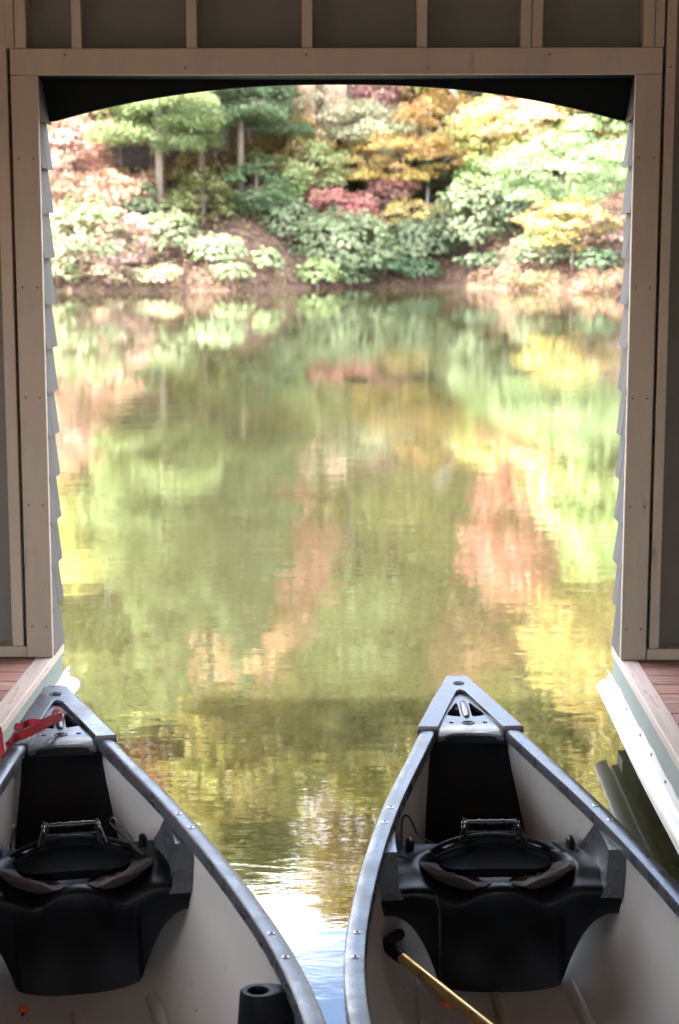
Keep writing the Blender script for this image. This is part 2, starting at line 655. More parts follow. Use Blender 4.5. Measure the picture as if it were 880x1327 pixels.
def make_water():
    """One sheet of water to the far bank, cut out where the canoe hulls sit in it."""
    holes = []
    for key in CANOES:
        lf, rt_ = [], []
        for i in range(61):
            u = 0.1 + (CL - 0.2) * i / 60
            b, zs, zk, p = hull_par(u)
            if zk > -0.012:
                continue
            y = zs / (zs - zk)
            v = b * (1 - y ** p) ** (1 / p) - 0.004
            if v < 0.01:
                continue
            lf.append(canoe_world(key, u, -v, 0))
            rt_.append(canoe_world(key, u, v, 0))
        holes.append([(q.x, q.y) for q in lf + rt_[::-1]])
    x0, x1, y0, y1 = -3.5, 3.5, -0.5, 9.0
    me = plate2d([[(x0, y0), (x1, y0), (x1, y1), (x0, y1)]] + holes, 0.0)
    bm = bmesh.new()
    bm.from_mesh(me)
    top = [f for f in bm.faces]
    X = [-280, x0, x1, 280]
    Y = [-60, y0, y1, 110]
    for i in range(3):
        for j in range(3):
            if i == 1 and j == 1:
                continue
            vs = [bm.verts.new((X[i], Y[j], 0)), bm.verts.new((X[i + 1], Y[j], 0)), bm.verts.new((X[i + 1], Y[j + 1], 0)), bm.verts.new((X[i], Y[j + 1], 0))]
            bm.faces.new(vs)
    bmesh.ops.remove_doubles(bm, verts=bm.verts, dist=1e-4)
    for f in bm.faces:
        f.normal_update()
        if f.normal.z < 0:
            f.normal_flip()
    bm.to_mesh(me)
    bm.free()
    me.materials.clear()
    me.materials.append(M['water'])
    me.name = 'water'
    for v in me.vertices:
        v.co.z = 0
    o = link('water', me)
    tag(o, 'calm lake reflecting autumn trees', 'lake', kind='structure')


make_terrain()
make_near_ground()
make_water()

# ================================================================== BOATHOUSE
def make_boathouse():
    B = empty('boathouse', (0, YW, 0))
    tag(B, 'cream painted timber boathouse with arched shingle-lined opening onto the lake', 'boathouse')

    def bx(name, x0, x1, y0, y1, z0, z1, mat, bev=0.0, parent=B):
        o = box(name, x0, x1, y0 - YW, y1 - YW, z0, z1, M[mat], parent, bev)
        return o
    cw = 0.097
    # casing round the opening
    bx('side_casing', XL - cw, XL, YW, YW + 0.022, ZD + 0.001, ZH, 'paint', 0.0025)
    bx('side_casing', XR, XR + cw - 0.003, YW, YW + 0.022, ZD + 0.001, ZH, 'paint', 0.0025)
    bx('header_casing', XL - cw, XR + cw - 0.002, YW - 0.002, YW + 0.022, ZH + 0.001, ZHT, 'paint', 0.0025)
    # nail heads in the casing
    nm = None
    spots = [(xx, ZD + 0.12 + 0.42 * k + 0.02 * ((k * 5) % 3)) for k in range(5) for xx in (XL - 0.075, XL - 0.022, XR + 0.020, XR + 0.073)]
    spots += [(XL + 0.1 + 0.43 * k, ZH + (0.025 if k % 2 else 0.07)) for k in range(6)]
    for xx, zz in spots:
        if nm is None:
            v, f = tube_geo([(0, 0.001, 0), (0, -0.0012, 0)], [0.0042, 0.0036], 8)
            o = build('nail', v, f, M['rust'], B)
            nm = o.data
        else:
            o = link('nail', nm, B)
        o.location = (xx, -0.0005 if zz < ZH else -0.0025, zz)
    # studs either side of the opening and above the header
    ys, ye = YW + 0.004, YW + 0.089
    for x0, x1 in ((XL - cw - 0.055, XL - cw - 0.012), (XR + cw + 0.010, XR + cw + 0.046)):
        bx('stud', x0, x1, ys, ye, ZD + 0.045, 3.1, 'paint', 0.0025)
    for x0, x1 in ((XL - cw - 0.47, XL - cw - 0.43), (XR + cw + 0.42, XR + cw + 0.46)):
        bx('stud', x0, x1, ys, ye, ZD + 0.045, 3.1, 'paint', 0.0025)
    bx('bottom_plate', XL - 1.9, XL - cw - 0.001, ys - 0.002, ye, ZD + 0.002, ZD + 0.044, 'paint', 0.002)
    bx('bottom_plate', XR + cw + 0.001, XR + 1.9, ys - 0.002, ye, ZD + 0.002, ZD + 0.044, 'paint', 0.002)
    for p0, p1 in ((6, 17.5), (18.5, 33), (92, 105), (241, 255), (391, 405), (540, 554), (675, 689), (690, 704), (834, 849), (850, 862)):
        x0, x1 = on_y(p0, 30, YW).x, on_y(p1, 30, YW).x
        bx('stud', x0, x1, YW + 0.002, ye, ZHT + 0.001, 3.12, 'paint', 0.002)
    # header beam behind the casing, soffit, arched valance
    bx('header_beam', XL - 0.09, XR + 0.09, YW + 0.023, YO - 0.032, ZH + 0.012, ZHT - 0.02, 'shaded_green')
    bx('soffit_board', XL - 0.09, XR + 0.09, YW + 0.023, YO - 0.0, ZH + 0.001, ZH + 0.011, 'shaded_green')
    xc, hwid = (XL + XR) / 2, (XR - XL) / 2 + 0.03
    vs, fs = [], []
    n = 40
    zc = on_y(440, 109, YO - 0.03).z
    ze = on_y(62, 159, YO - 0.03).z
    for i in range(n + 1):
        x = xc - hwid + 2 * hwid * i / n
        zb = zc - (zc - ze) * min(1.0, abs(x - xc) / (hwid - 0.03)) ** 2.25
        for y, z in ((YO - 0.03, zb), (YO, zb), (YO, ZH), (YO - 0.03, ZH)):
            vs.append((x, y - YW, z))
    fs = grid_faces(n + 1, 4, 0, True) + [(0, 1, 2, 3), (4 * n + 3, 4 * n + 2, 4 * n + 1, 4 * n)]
    build('arch_valance', vs, fs, M['shaded_green'], B)
    # reveal boards and their shingles
    for side, xe in ((-1, XL), (1, XR)):
        bx('reveal_board', xe + side * 0.03, xe + side * 0.10, YW + 0.023, YO, ZD + 0.003, ZH, 'sheath')
        ex = 0.164
        ztop = on_y(62, 160, YO - 0.03).z
        for k in range(-1, 13):
            zb = ztop - ex * k
            zt = min(zb + ex + 0.03, ZH - 0.001)
            if zb < ZD + 0.012:
                zb = ZD + 0.004 + 0.0015 * (k % 2)
            if zt - zb < 0.03:
                continue
            cut = random.uniform(0.35, 0.65)
            y0, y1 = YW + 0.0235, YO + 0.012
            ym = y0 + (y1 - y0) * cut
            for (ya, yb) in ((y0, ym - 0.0015), (ym + 0.0015, y1)):
                j = random.uniform(-0.004, 0.004)
                out = xe - side * (0.002 + random.uniform(-0.001, 0.002))
                bat = out + side * 0.008
                ti = xe + side * 0.0265
                to = xe + side * 0.020
                zj = zb + (j if zb > ZD + 0.02 else 0)
                v = [(bat, ya, zj), (bat, yb, zj), (out, yb, zj), (out, ya, zj), (ti, ya, zt), (ti, yb, zt), (to, yb, zt), (to, ya, zt)]
                v = [(a, b - YW, c) for a, b, c in v]
                build('shingle', v, [(0, 1, 2, 3), (4, 5, 6, 7), (0, 1, 5, 4), (2, 3, 7, 6), (1, 2, 6, 5), (0, 3, 7, 4)], M['shingle'], B)
    # sheathing of the front wall
    xa, xb = -3.1, 2.85
    bx('wall_sheathing', xa, XL - 0.031, ye + 0.001, YO - 0.004, ZD - 0.3, ZHT, 'sheath')
    bx('wall_sheathing', XR + 0.031, xb, ye + 0.001, YO - 0.004, ZD - 0.3, ZHT, 'sheath')
    bx('wall_sheathing', xa, xb, ye + 0.001, YO - 0.004, ZHT + 0.001, 3.12, 'sheath')
    # shell: long walls, rear wall with a wide doorway, ceiling boards and roof
    yb = -3.6
    # long wall with a band of open windows above the dock
    bx('side_wall', xa - 0.12, xa, yb, YO - 0.005, -0.3, 0.95, 'paint')
    bx('side_wall', xa - 0.12, xa, yb, YO - 0.005, 2.15, 3.25, 'paint')
    for y0, y1 in ((yb, 2.7), (4.1, YO - 0.005)):
        bx('window_post', xa - 0.12, xa, y0, y1, 0.951, 2.149, 'paint')
    bx('side_wall', xb, xb + 0.12, yb, YO - 0.005, -0.3, 3.25, 'paint')
    bx('rear_wall', xa, -1.5, yb - 0.12, yb, -0.3, 3.2, 'paint')
    bx('rear_wall', 1.2, xb, yb - 0.12, yb, -0.3, 3.2, 'paint')
    bx('rear_wall', -1.499, 1.199, yb - 0.12, yb, 2.3, 3.25, 'paint')
    xm = (xa + xb) / 2
    rz = 3.75
    for s, xe in ((-1, xa - 0.3), (1, xb + 0.3)):
        zlo = 3.16
        v = [(xm, yb - 0.6, rz), (xm, YO + 0.25, rz), (xe, YO + 0.25, zlo), (xe, yb - 0.6, zlo)]
        v2 = [(a, b, c + 0.06) for a, b, c in v]
        vv = [(a, b - YW, c) for a, b, c in v + v2]
        build('roof', vv, [(0, 1, 2, 3), (4, 5, 6, 7), (0, 1, 5, 4), (1, 2, 6, 5), (2, 3, 7, 6), (3, 0, 4, 7)], M['rafter'], B)
    v = []
    for yy in (YO - 0.06, YO - 0.005):
        v += [(xa, yy - YW, 3.1), (xb, yy - YW, 3.1), (xm, yy - YW, rz - 0.02)]
    build('gable', v, [(0, 1, 2), (3, 4, 5), (0, 1, 4, 3), (1, 2, 5, 4), (2, 0, 3, 5)], M['sheath'], B)
    return B


make_boathouse()


def make_dock(side, label):
    xe = XL if side < 0 else XR
    D = empty('boat_dock', (xe, (YO - 2.6) / 2, ZD))
    tag(D, label, 'dock')
    oy = D.location.y

    def bx(name, x0, x1, y0, y1, z0, z1, mat, bev=0.002):
        # x measured from the slip edge, positive away from the water
        a, b = sorted((side * x0, side * x1))
        return box(name, a, b, y0 - oy, y1 - oy, z0 - ZD, z1 - ZD, M[mat], D, bev)
    ya, yb = -3.4, YO
    # edge trim in lengths
    cuts = [ya, -0.9, 1.7, 4.18, yb]
    for a, b in zip(cuts, cuts[1:]):
        bx('trim_board', 0, 0.066, a + 0.001, b - 0.001, ZD - 0.034, ZD, 'trimwood', 0.003)
    bx('fascia_board', 0.006, 0.034, ya, yb - 0.002, 0.115, ZD - 0.0345, 'fascia', 0.003)
    # planks across the dock
    pw = 0.128
    pm = box_mesh('plank', 1.62, pw - 0.006, 0.028, M['plank'], 0.003)
    y = YW + 0.055
    k = 0
    while y - pw > ya:
        o = link('plank', pm, D)
        o.location = (side * (0.0685 + 0.81), y - pw / 2 - oy, -0.018 - 0.0015 * random.random())
        y -= pw
        k += 1
    # joist under the planks
    bx('joist', 0.04, 0.08, ya, yb - 0.01, 0.18, ZD - 0.037, 'post', 0.0)
    bx('joist', 1.5, 1.54, ya, yb - 0.01, 0.18, ZD - 0.037, 'post', 0.0)
    for yy in (YO - 0.16, 4.3, 2.2, 0.1, -2.2):
        for xx in (0.085, 1.40):
            bx('post', xx, xx + 0.09, yy - 0.045, yy + 0.045, -1.2, ZD - 0.04, 'post', 0.004)
    # vinyl bumper: nailed flange on top, round bead below
    prof = []
    nb = 10
    zc, rc = 0.165, 0.030
    zf = 0.236
    prof += [(0.0055, zf), (0.0005, zf), (0.0, zc + rc + 0.004)]
    for i in range(nb + 1):
        th = math.pi / 2 + math.pi * i / nb * 1.06
        prof.append((-0.006 + rc * 1.25 * math.cos(th), zc + rc * math.sin(th)))
    prof += [(0.0055, zc - rc)]
    yend = on_x(786, 896, XR).y
    ny = 90
    vs = []
    for i in range(ny + 1):
        y = ya + (yend - ya) * i / ny
        for (px, pz) in prof:
            wv = 0.0
            if pz > zc + rc:
                wv = (0.004 * math.sin(y * 9.0 + side) + 0.004 * math.sin(y * 23.0)) * (1 if pz == zf else 0.2)
            bulge = 0.0035 * math.sin(y * 3.1) if px < -0.002 else 0
            vs.append((side * (px + bulge), y - oy, pz + wv - ZD))
    npf = len(prof)
    fs = grid_faces(ny + 1, npf, 0, True) + [tuple(range(npf)), tuple(range(ny * npf, ny * npf + npf))]
    bo = build('bumper', vs, fs, M['vinyl_white'], D, True, 40)
    nm = None
    y = yend - 0.03
    i = 0
    while y > ya + 0.1:
        if nm is None:
            v, f = tube_geo([(0, 0, 0), (-side * 0.003, 0, 0)], [0.006, 0.004], 8)
            no = build('nail', v, f, M['rust'], bo)
            nm = no.data
        else:
            no = link('nail', nm, bo)
        no.location = (-side * 0.0005, y - oy, 0.226 - ZD - 0.004 * (i % 2))
        y -= 0.24 + 0.04 * ((i * 7) % 3)
        i += 1
    return D


make_dock(-1, 'plank dock with pale green fascia that the red strap is led to')
make_dock(1, 'plank dock with white bumper along its fascia and a metal cleat on top')


def make_cleat():
    q = on_z(882, 940, ZD + 0.02)
    C = empty('dock_cleat', (XR + 0.115, q.y, ZD), 0.0)
    tag(C, 'small galvanised cleat screwed to the plank dock', 'cleat')
    box('base', -0.02, 0.02, -0.045, 0.045, -0.004, 0.006, M['steel'], C, 0.002)
    for s in (-1, 1):
        tube('leg', [(0, s * 0.022, 0.004), (0, s * 0.024, 0.036)], 0.009, M['steel'], C)
    tube('horn', [(0, -0.085, 0.048), (0, -0.05, 0.041), (0, 0, 0.038), (0, 0.05, 0.041), (0, 0.085, 0.048)], [0.006, 0.009, 0.011, 0.009, 0.006], M['steel'], C)


make_cleat()

# ================================================================== CANOES
SEAT_U0, SEAT_U1, SEAT_Z = 0.94, 1.25, 0.262


def seat_top(u, v):
    """Height of the moulded seat: a scooped dish in a flat deck."""
    du, dv = (u - 1.115) / 0.145, v / 0.205
    r = math.sqrt(du * du + dv * dv)
    dish = 0.062 * max(0.0, 1 - r ** 3) ** 0.8 if r < 1 else 0.0
    rim = 0.006 * math.exp(-((r - 1.06) / 0.1) ** 2)
    return SEAT_Z - dish + rim


def lip_z(v):
    a = abs(v)
    return SEAT_Z - 0.012 - 0.036 * math.exp(-((a - 0.115) / 0.055) ** 2) - 0.012 * max(0, (a - 0.2) / 0.12)


def make_canoe(key, label):
    loc, ang = canoe_frame(key)
    T = empty('canoe', loc, ang)
    tag(T, label, 'canoe')

    def P(u, v, z):
        return (v, CL / 2 - u, z)
    # ---- hull
    us = [0.0, .02, .05, .1, .15, .2, .27, .35, .45] + [.45 + (CL - .9) * i / 44 for i in range(1, 44)]
    us += [CL - a for a in (.45, .35, .27, .2, .15, .1, .05, .02, 0.0)]
    nj = 33
    vs = []
    for layer in range(2):
        for u in us:
            b, zs, zk, p = hull_par(u)
            if layer:
                b -= min(TH, b * 0.6)
                zk += TH
            for j in range(nj):
                th = math.pi * j / (nj - 1)
                c, s = math.cos(th), math.sin(th)
                v = -b * math.copysign(abs(c) ** (2 / p), c)
                z = zs - (zs - zk) * abs(s) ** (2 / p)
                vs.append(P(u, v, z))
    nu = len(us)
    fs = grid_faces(nu, nj) + grid_faces(nu, nj, nu * nj)
    o2 = nu * nj
    for i in range(nu - 1):
        for j in (0, nj - 1):
            fs.append((i * nj + j, (i + 1) * nj + j, o2 + (i + 1) * nj + j, o2 + i * nj + j))
    for i in (0, nu - 1):
        for j in range(nj - 1):
            fs.append((i * nj + j, i * nj + j + 1, o2 + i * nj + j + 1, o2 + i * nj + j))
    hull = build('hull', vs, fs, M['hull'], T, True, 60)
    # ---- floor ribs
    for v0 in (-0.235, -0.015, 0.205):
        for a, b_ in ((1.22, 2.95),):
            vv, ff = [], []
            n = 30
            for i in range(n + 1):
                u = a + (b_ - a) * i / n
                vc = v0 * (0.80 + 0.20 * min(1, (u - 0.9) / 0.9))
                end = min(1, (i + 0.2) / 2.0, (n - i + 0.2) / 2.0)
                for k in range(7):
                    t = -1 + 2 * k / 6
                    v = vc + 0.019 * t
                    z = hull_in_z(u, v) - 0.002 + 0.017 * end * math.sqrt(max(0, 1 - t * t))
                    vv.append(P(u, v, z))
            build('floor_rib', vv, grid_faces(n + 1, 7), M['hull'], T, True)
    # ---- gunwales
    prof = [(0.0, -0.024), (0.0, -0.004), (0.004, 0.003), (0.012, 0.006), (0.038, 0.006), (0.046, 0.003), (0.050, -0.004), (0.050, -0.026), (0.044, -0.026), (0.030, -0.012), (0.012, -0.012), (0.006, -0.024)]
    for s in (-1, 1):
        vv = []
        n = 70
        for i in range(n + 1):
            u = 0.425 + (CL - 0.85) * i / n
            for (pv, pz) in prof:
                vv.append(P(u, s * (hw(u) - pv), sz(u) + pz))
        ff = grid_faces(n + 1, len(prof), 0, True) + [tuple(range(len(prof))), tuple(range(n * len(prof), (n + 1) * len(prof)))]
        g = build('gunwale', vv, ff, M['gunwale'], T, True, 35)
        # bolts through the rail: pairs at the seat brackets and amidships
        for u in (1.03, 1.13, 1.80, 1.93, 2.28, 2.40):
            vv2, ff2 = tube_geo([(0, 0, 0), (0, 0, 0.0025), (0, 0, 0.0035)], [0.0095, 0.0095, 0.006], 12)
            bo = build('bolt', vv2, ff2, M['steel'], g)
            bo.location = P(u, s * (hw(u) - 0.026), sz(u) + 0.0045)
            v3, f3 = tube_geo([(0, 0, 0.003), (0, 0, 0.0046)], [0.0042, 0.0035], 8)
            for q in v3:
                pass
            me = bo.data
            bm = bmesh.new()
            bm.from_mesh(me)
            off = [bm.verts.new(q) for q in v3]
            for f_ in f3:
                nf = bm.faces.new([off[i] for i in f_])
                nf.material_index = 1
            bm.to_mesh(me)
            bm.free()
            me.materials.append(M['black'])
    # ---- bow and stern deck plates
    for end in (0, 1):
        def sy(u):
            return (CL / 2 - u) if end == 0 else -(CL / 2 - u)
        # raised rim: V-shaped rail with rounded nose
        UE = 0.435
        outer_r = [(hw(u) + 0.0035, u) for u in (0.035, .06, .1, .15, .2, .27, .35, UE)]
        nose = [(0.036 * math.sin(t), 0.010 - 0.024 * math.cos(t)) for t in (0.0, .35, .7, 1.05, 1.35)]
        right = nose + outer_r
        inner = [(hw(UE) - 0.052, UE)]
        for u in (.35, .27, .2, .15, .125):
            inner.append((max(0.010, hw(u) - 0.052), u))
        inner.append((0.0, 0.112))
        half = right + inner
        poly = half + [(-x, u) for x, u in reversed(half[1:-1])]
        # rim polygon with a drain hole
        me = plate2d([[(x, -u) for x, u in poly], circle2d(0, -0.062, 0.016, 18, 0.011)], 0.011, 0.0035)
        bmx = bmesh.new()
        bmx.from_mesh(me)
        bmesh.ops.triangulate(bmx, faces=bmx.faces)
        bmx.to_mesh(me)
        bmx.free()
        for v in me.vertices:
            u = -v.co.y
            v.co.z += sz(max(0, u)) + 0.0015
            v.co.y = sy(u)
            if end:
                v.co.x = -v.co.x
        me.materials.clear()
        me.materials.append(M['gunwale'])
        me.name = 'deck_plate'
        if end == 0 or True:
            me.update()
        me.shade_smooth()
        me.set_sharp_from_angle(angle=math.radians(30))
        dp = link('deck_plate', me, T)
        # recessed web with two openings either side of the grab bar, a socket and two drain holes
        def wv(u):
            return max(0.004, hw(u) - 0.040)
        web = [(0.0, 0.085)] + [(wv(u), u) for u in (.12, .16, .2, .27, .35, .42)]
        web += [(wv(.42) - 0.012, 0.455), (wv(.42) * 0.5, 0.443), (0, 0.438)]
        polyw = web + [(-x, u) for x, u in reversed(web[1:-1])]
        win = spline([(0.017, 0.205, 0), (0.026, 0.203, 0), (0.042, 0.245, 0), (0.060, 0.293, 0), (0.054, 0.310, 0), (0.034, 0.317, 0), (0.018, 0.316, 0), (0.016, 0.26, 0)], 3)
        win = [(p.x, -p.y) for p in win]
        holes = [win, [(-x, y) for x, y in reversed(win)], circle2d(0, -0.372, 0.018, 18, 0.013), circle2d(0.052, -0.372, 0.0095, 12, 0.008), circle2d(-0.052, -0.372, 0.0095, 12, 0.008)]
        me = plate2d([[(x, -u) for x, u in polyw]] + holes, 0.005, 0.002)
        for v in me.vertices:
            u = -v.co.y
            v.co.z += sz(max(0, u)) - 0.004 - (0.012 * max(0, (u - 0.40) / 0.05) ** 2)
            v.co.y = sy(u)
            if end:
                v.co.x = -v.co.x
        me.materials.clear()
        me.materials.append(M['gunwale'])
        me.shade_smooth()
        me.set_sharp_from_angle(angle=math.radians(30))
        link('web_panel', me, dp)
        # rolled lip under the web
        lip = [(x, sy(0.452 - 0.012 * (1 - (x / 0.1) ** 2)), sz(.44) - 0.032) for x in [-.10, -.07, -.035, 0, .035, .07, .10]]
        vv = []
        for (x, y, z) in lip:
            dy = 0.004 if end else -0.004
            vv += [(x, y, z + 0.020), (x, y + dy, z + 0.018), (x, y + dy, z - 0.004), (x, y - 0.0, z - 0.004)]
        build('deck_lip', vv, grid_faces(len(lip), 4, 0, True) + [(0, 1, 2, 3), (24, 25, 26, 27)], M['black'], dp, True, 40)
        tube('grab_bar', [(0, sy(.195), sz(.2) + 0.001), (0, sy(.22), sz(.22) + 0.002), (0, sy(.26), sz(.26) + 0.003), (0, sy(.30), sz(.30) + 0.002), (0, sy(.325), sz(.325) + 0.001)], [0.009, 0.012, 0.012, 0.012, 0.009], M['gunwale'], dp, 12)
        # socket collar
        ring = []
        for k in range(19):
            t = 2 * math.pi * k / 18
            ring.append((0.019 * math.cos(t), sy(.372 + 0.014 * math.sin(t)), sz(.372) + 0.003))
        tube('socket_ring', ring, 0.0025, M['gunwale'], dp, 6)
        ring = []
        for k in range(19):
            t = 2 * math.pi * k / 18
            ring.append((0.017 * math.cos(t), sy(.062 + 0.012 * math.sin(t)), sz(.06) + 0.0165))
        tube('socket_ring', ring, 0.0022, M['gunwale'], dp, 6)
    # ---- black flotation tank that closes the bow and stern under the deck plates
    for end in (0, 1):
        vv = []
        nt, nk = 12, 25
        for i in range(nt + 1):
            t = i / nt
            u = 0.40 + 0.52 * t ** 1.1
            zt = sz(0.42) - 0.034 - (sz(0.42) - 0.034 + 0.035) * (t ** 0.85)
            for k in range(nk):
                w = -1 + 2 * k / (nk - 1)
                uu = u - 0.05 * w * w * (0.4 + 0.6 * t)
                b = hull_in_v(uu, max(zt, -0.02)) + 0.002
                v = w * b * (0.99 - 0.02 * t)
                z = max(zt, hull_in_z(uu, v) - 0.003)
                y = (CL / 2 - uu) if end == 0 else -(CL / 2 - uu)
                vv.append((v, y, z))
        build('flotation_tank', vv, grid_faces(nt + 1, nk), M['black'], T, True)
    # ---- moulded seat
    DU = 0.0 if key == 'R' else -0.10
    hull_P, hull_v, hull_z, rail_z = P, hull_in_v, hull_in_z, sz
    def PS(u, v, z):
        return P(u + DU, v, z)

    def hv(u, z):
        return hull_in_v(u + DU, z)

    def hz(u, v):
        return hull_in_z(u + DU, v)
    ns = 65
    prof_n = None
    vs = []
    ts = [-1 + 2 * i / (ns - 1) for i in range(ns)]
    for s in ts:
        def vv_(u):
            return s * (hv(u, 0.22) - 0.004)
        row = []
        u0, u1 = SEAT_U0, SEAT_U1
        vfront = vv_(u1)
        a = abs(vfront)
        # height of the underside: pedestal in the middle, arms at the sides
        if a < 0.158:
            zb = max(hz(u1 - 0.03, a) + 0.001, -0.046)
        else:
            t = min(1, (a - 0.158) / 0.15)
            zb = -0.035 + 0.205 * (1 - (1 - t) ** 2.6)
        zbk = max(zb, SEAT_Z - 0.035)
        row.append((u0 + 0.004, vv_(u0), SEAT_Z - 0.035))
        row.append((u0, vv_(u0), SEAT_Z - 0.010))
        row.append((u0 + 0.004, vv_(u0), SEAT_Z - 0.003))
        m = 16
        for k in range(m + 1):
            u = u0 + 0.012 + (u1 - 0.035 - u0 - 0.012) * k / m
            v = vv_(u)
            w = max(0.0, (k - m + 5) / 5)
            w = w * w * (3 - 2 * w)
            z = seat_top(u, v) * (1 - w) + lip_z(v) * w
            row.append((u, v, z))
        zl = lip_z(vfront)
        row.append((u1 - 0.018, vv_(u1), zl - 0.0015))
        row.append((u1 - 0.006, vv_(u1), zl - 0.007))
        row.append((u1, vv_(u1), zl - 0.018))
        for k in range(1, 8):
            t = k / 7
            z = zl - 0.018 + (zb - (zl - 0.018)) * t
            fl = 0.012 * math.cos(vfront * 38) * math.sin(math.pi * min(1, t * 1.3)) if a < 0.15 else 0
            row.append((u1 - 0.012 * t + fl * 0.6 - 0.02 * math.sin(math.pi * t) * (1 if a < 0.16 else 0.3), vfront, z))
        row.append((u1 - 0.06, vfront * 0.98, zb))
        row.append((u0 + 0.14, vv_(u0 + 0.14), zb if a < 0.158 else zbk))
        row.append((u0 + 0.09, vv_(u0 + 0.09), zbk))
        prof_n = len(row)
        for (u, v, z) in row:
            vs.append(PS(u, v, z))
    fs = grid_faces(ns, prof_n, 0, True) + [tuple(range(prof_n)), tuple(range((ns - 1) * prof_n, ns * prof_n))]
    seat = build('seat', vs, fs, M['black'], T, True, 55)
    # brackets rising from the seat to the rails
    for s in (-1, 1):
        vv = []
        n = 12
        for i in range(n + 1):
            t = i / n
            u = 0.99 + 0.26 * t
            zt = sz(u + DU) - 0.027
            zlo = SEAT_Z - 0.02 - 0.025 * t
            tt = 0.016 + 0.030 * t * t
            top = min(1.0, 0.15 + 2.6 * t)
            zt2 = zlo + 0.02 + (zt - zlo - 0.02) * top
            vi0 = hv(u, zlo) - 0.003
            vi1 = hv(u, zt2) - 0.003
            vv += [PS(u, s * vi0, zlo), PS(u, s * (vi0 - tt - 0.012), zlo), PS(u, s * (vi0 - tt), zlo + 0.03), PS(u, s * (vi1 - tt), zt2), PS(u, s * vi1, zt2)]
        build('seat_bracket', vv, grid_faces(n + 1, 5, 0, True) + [(0, 1, 2, 3, 4), tuple(range(n * 5, n * 5 + 5))], M['gunwale'], seat, True, 35)
        # moulded tab at the back corner
        vc = hv(0.95, 0.24) - 0.035
        tube('seat_tab', [PS(1.01, s * vc, SEAT_Z - 0.008), PS(0.99, s * vc, SEAT_Z + 0.012), PS(0.965, s * vc, SEAT_Z + 0.014), PS(0.945, s * vc, SEAT_Z - 0.008)], [0.008, 0.012, 0.012, 0.008], M['black'], seat)
    # ---- cushion in the dish: two fabric lobes
    for s in (-1, 1):
        vv = []
        nr, na = 9, 28
        cu_, cv_ = 1.150, 0.108
        for layer in range(2):
            for i in range(nr):
                r = (i / (nr - 1)) if i else 0.02
                for k in range(na):
                    th = 2 * math.pi * k / na
                    u = cu_ + 0.092 * r * math.sin(th) - 0.02 * r * math.cos(th)
                    v = s * (cv_ + 0.100 * r * math.cos(th))
                    fold = 0.006 * math.sin(5 * th + 7 * r) * r * (1 - r) * 4
                    wr = 0.005 * mnoise.noise(Vector((u * 30, v * 30, s)))
                    h = 0.028 * math.sqrt(max(0, 1 - r ** 2.4))
                    z = seat_top(u, v) + 0.004 + (h + fold + wr if layer == 0 else -0.001)
                    w = max(0.0, min(1, (u - 1.16) / 0.06))
                    z = max(z, seat_top(u, v) * (1 - w) + lip_z(v) * w + 0.003 + (h * 0.5 if layer == 0 else 0))
                    vv.append(PS(u, v, z))
        fs = grid_faces(nr, na, 0, True) + grid_faces(nr, na, nr * na, True)
        fs += [tuple(range(na)), tuple(range(nr * na, nr * na + na))]
        for k in range(na):
            a0 = (nr - 1) * na
            fs.append((a0 + k, a0 + (k + 1) % na, nr * na + a0 + (k + 1) % na, nr * na + a0 + k))
        build('cushion', vv, fs, M['fabric'], seat, True, 60)
    # ---- backrest folded down over the dish
    vv = []
    nr, na = 8, 40
    for layer in range(2):
        for i in range(nr):
            r = (i / (nr - 1)) if i else 0.03
            for k in range(na):
                th = 2 * math.pi * k / na
                su, sv = math.sin(th), math.cos(th)
                u = 1.070 + 0.072 * r * math.copysign(abs(su) ** 0.8, su)
                v = 0.150 * r * math.copysign(abs(sv) ** 0.85, sv)
                z = 0.288 - 0.25 * (u - 0.99) - 0.9 * v * v + 0.010 * r * r * (1 if layer == 0 else 0)
                z += -0.014 if layer else 0.0
                vv.append(PS(u, v, z))
    fs = grid_faces(nr, na, 0, True) + grid_faces(nr, na, nr * na, True) + [tuple(range(na)), tuple(range(nr * na, nr * na + na))]
    for k in range(na):
        a0 = (nr - 1) * na
        fs.append((a0 + k, a0 + (k + 1) % na, nr * na + a0 + (k + 1) % na, nr * na + a0 + k))
    back = build('backrest', vv, fs, M['blackpad'], T, True, 50)
    rim = []
    for k in range(25):
        th = math.pi + math.pi * k / 24
        u = 1.070 + 0.090 * math.copysign(abs(math.sin(th)) ** 0.8, math.sin(th))
        v = 0.192 * math.copysign(abs(math.cos(th)) ** 0.85, math.cos(th))
        rim.append(PS(u, v, 0.296 - 0.20 * (u - 0.98) - 0.9 * v * v))
    tube('rim', rim, 0.0065, M['black'], back, 8)
    rim2 = [PS(1.025 + 0.9 * (x / 0.16) ** 2 * 0.05, x, 0.289 - 0.9 * x * x) for x in [-.16 + .02 * i for i in range(17)]]
    tube('rim', rim2, 0.004, M['black'], back, 6)
    # hinge bracket at the back of the seat
    for s in (-1, 1):
        v0 = s * 0.064
        plate = [PS(0.985 + 0.045, v0 + s * 0.016, 0.285), PS(0.945 + 0.045, v0, 0.335), PS(0.93 + 0.045, v0, 0.34), PS(0.915 + 0.045, v0 - s * 0.004, 0.325), PS(0.915 + 0.045, v0 - s * 0.004, 0.235), PS(0.96 + 0.045, v0 + s * 0.010, 0.235)]
        q = [(x + s * 0.006, y, z) for x, y, z in plate]
        n = len(plate)
        fs = [tuple(range(n)), tuple(range(n, 2 * n))] + [(i, (i + 1) % n, n + (i + 1) % n, n + i) for i in range(n)]
        hp = build('hinge_plate', plate + q, fs, M['blackmetal'], back)
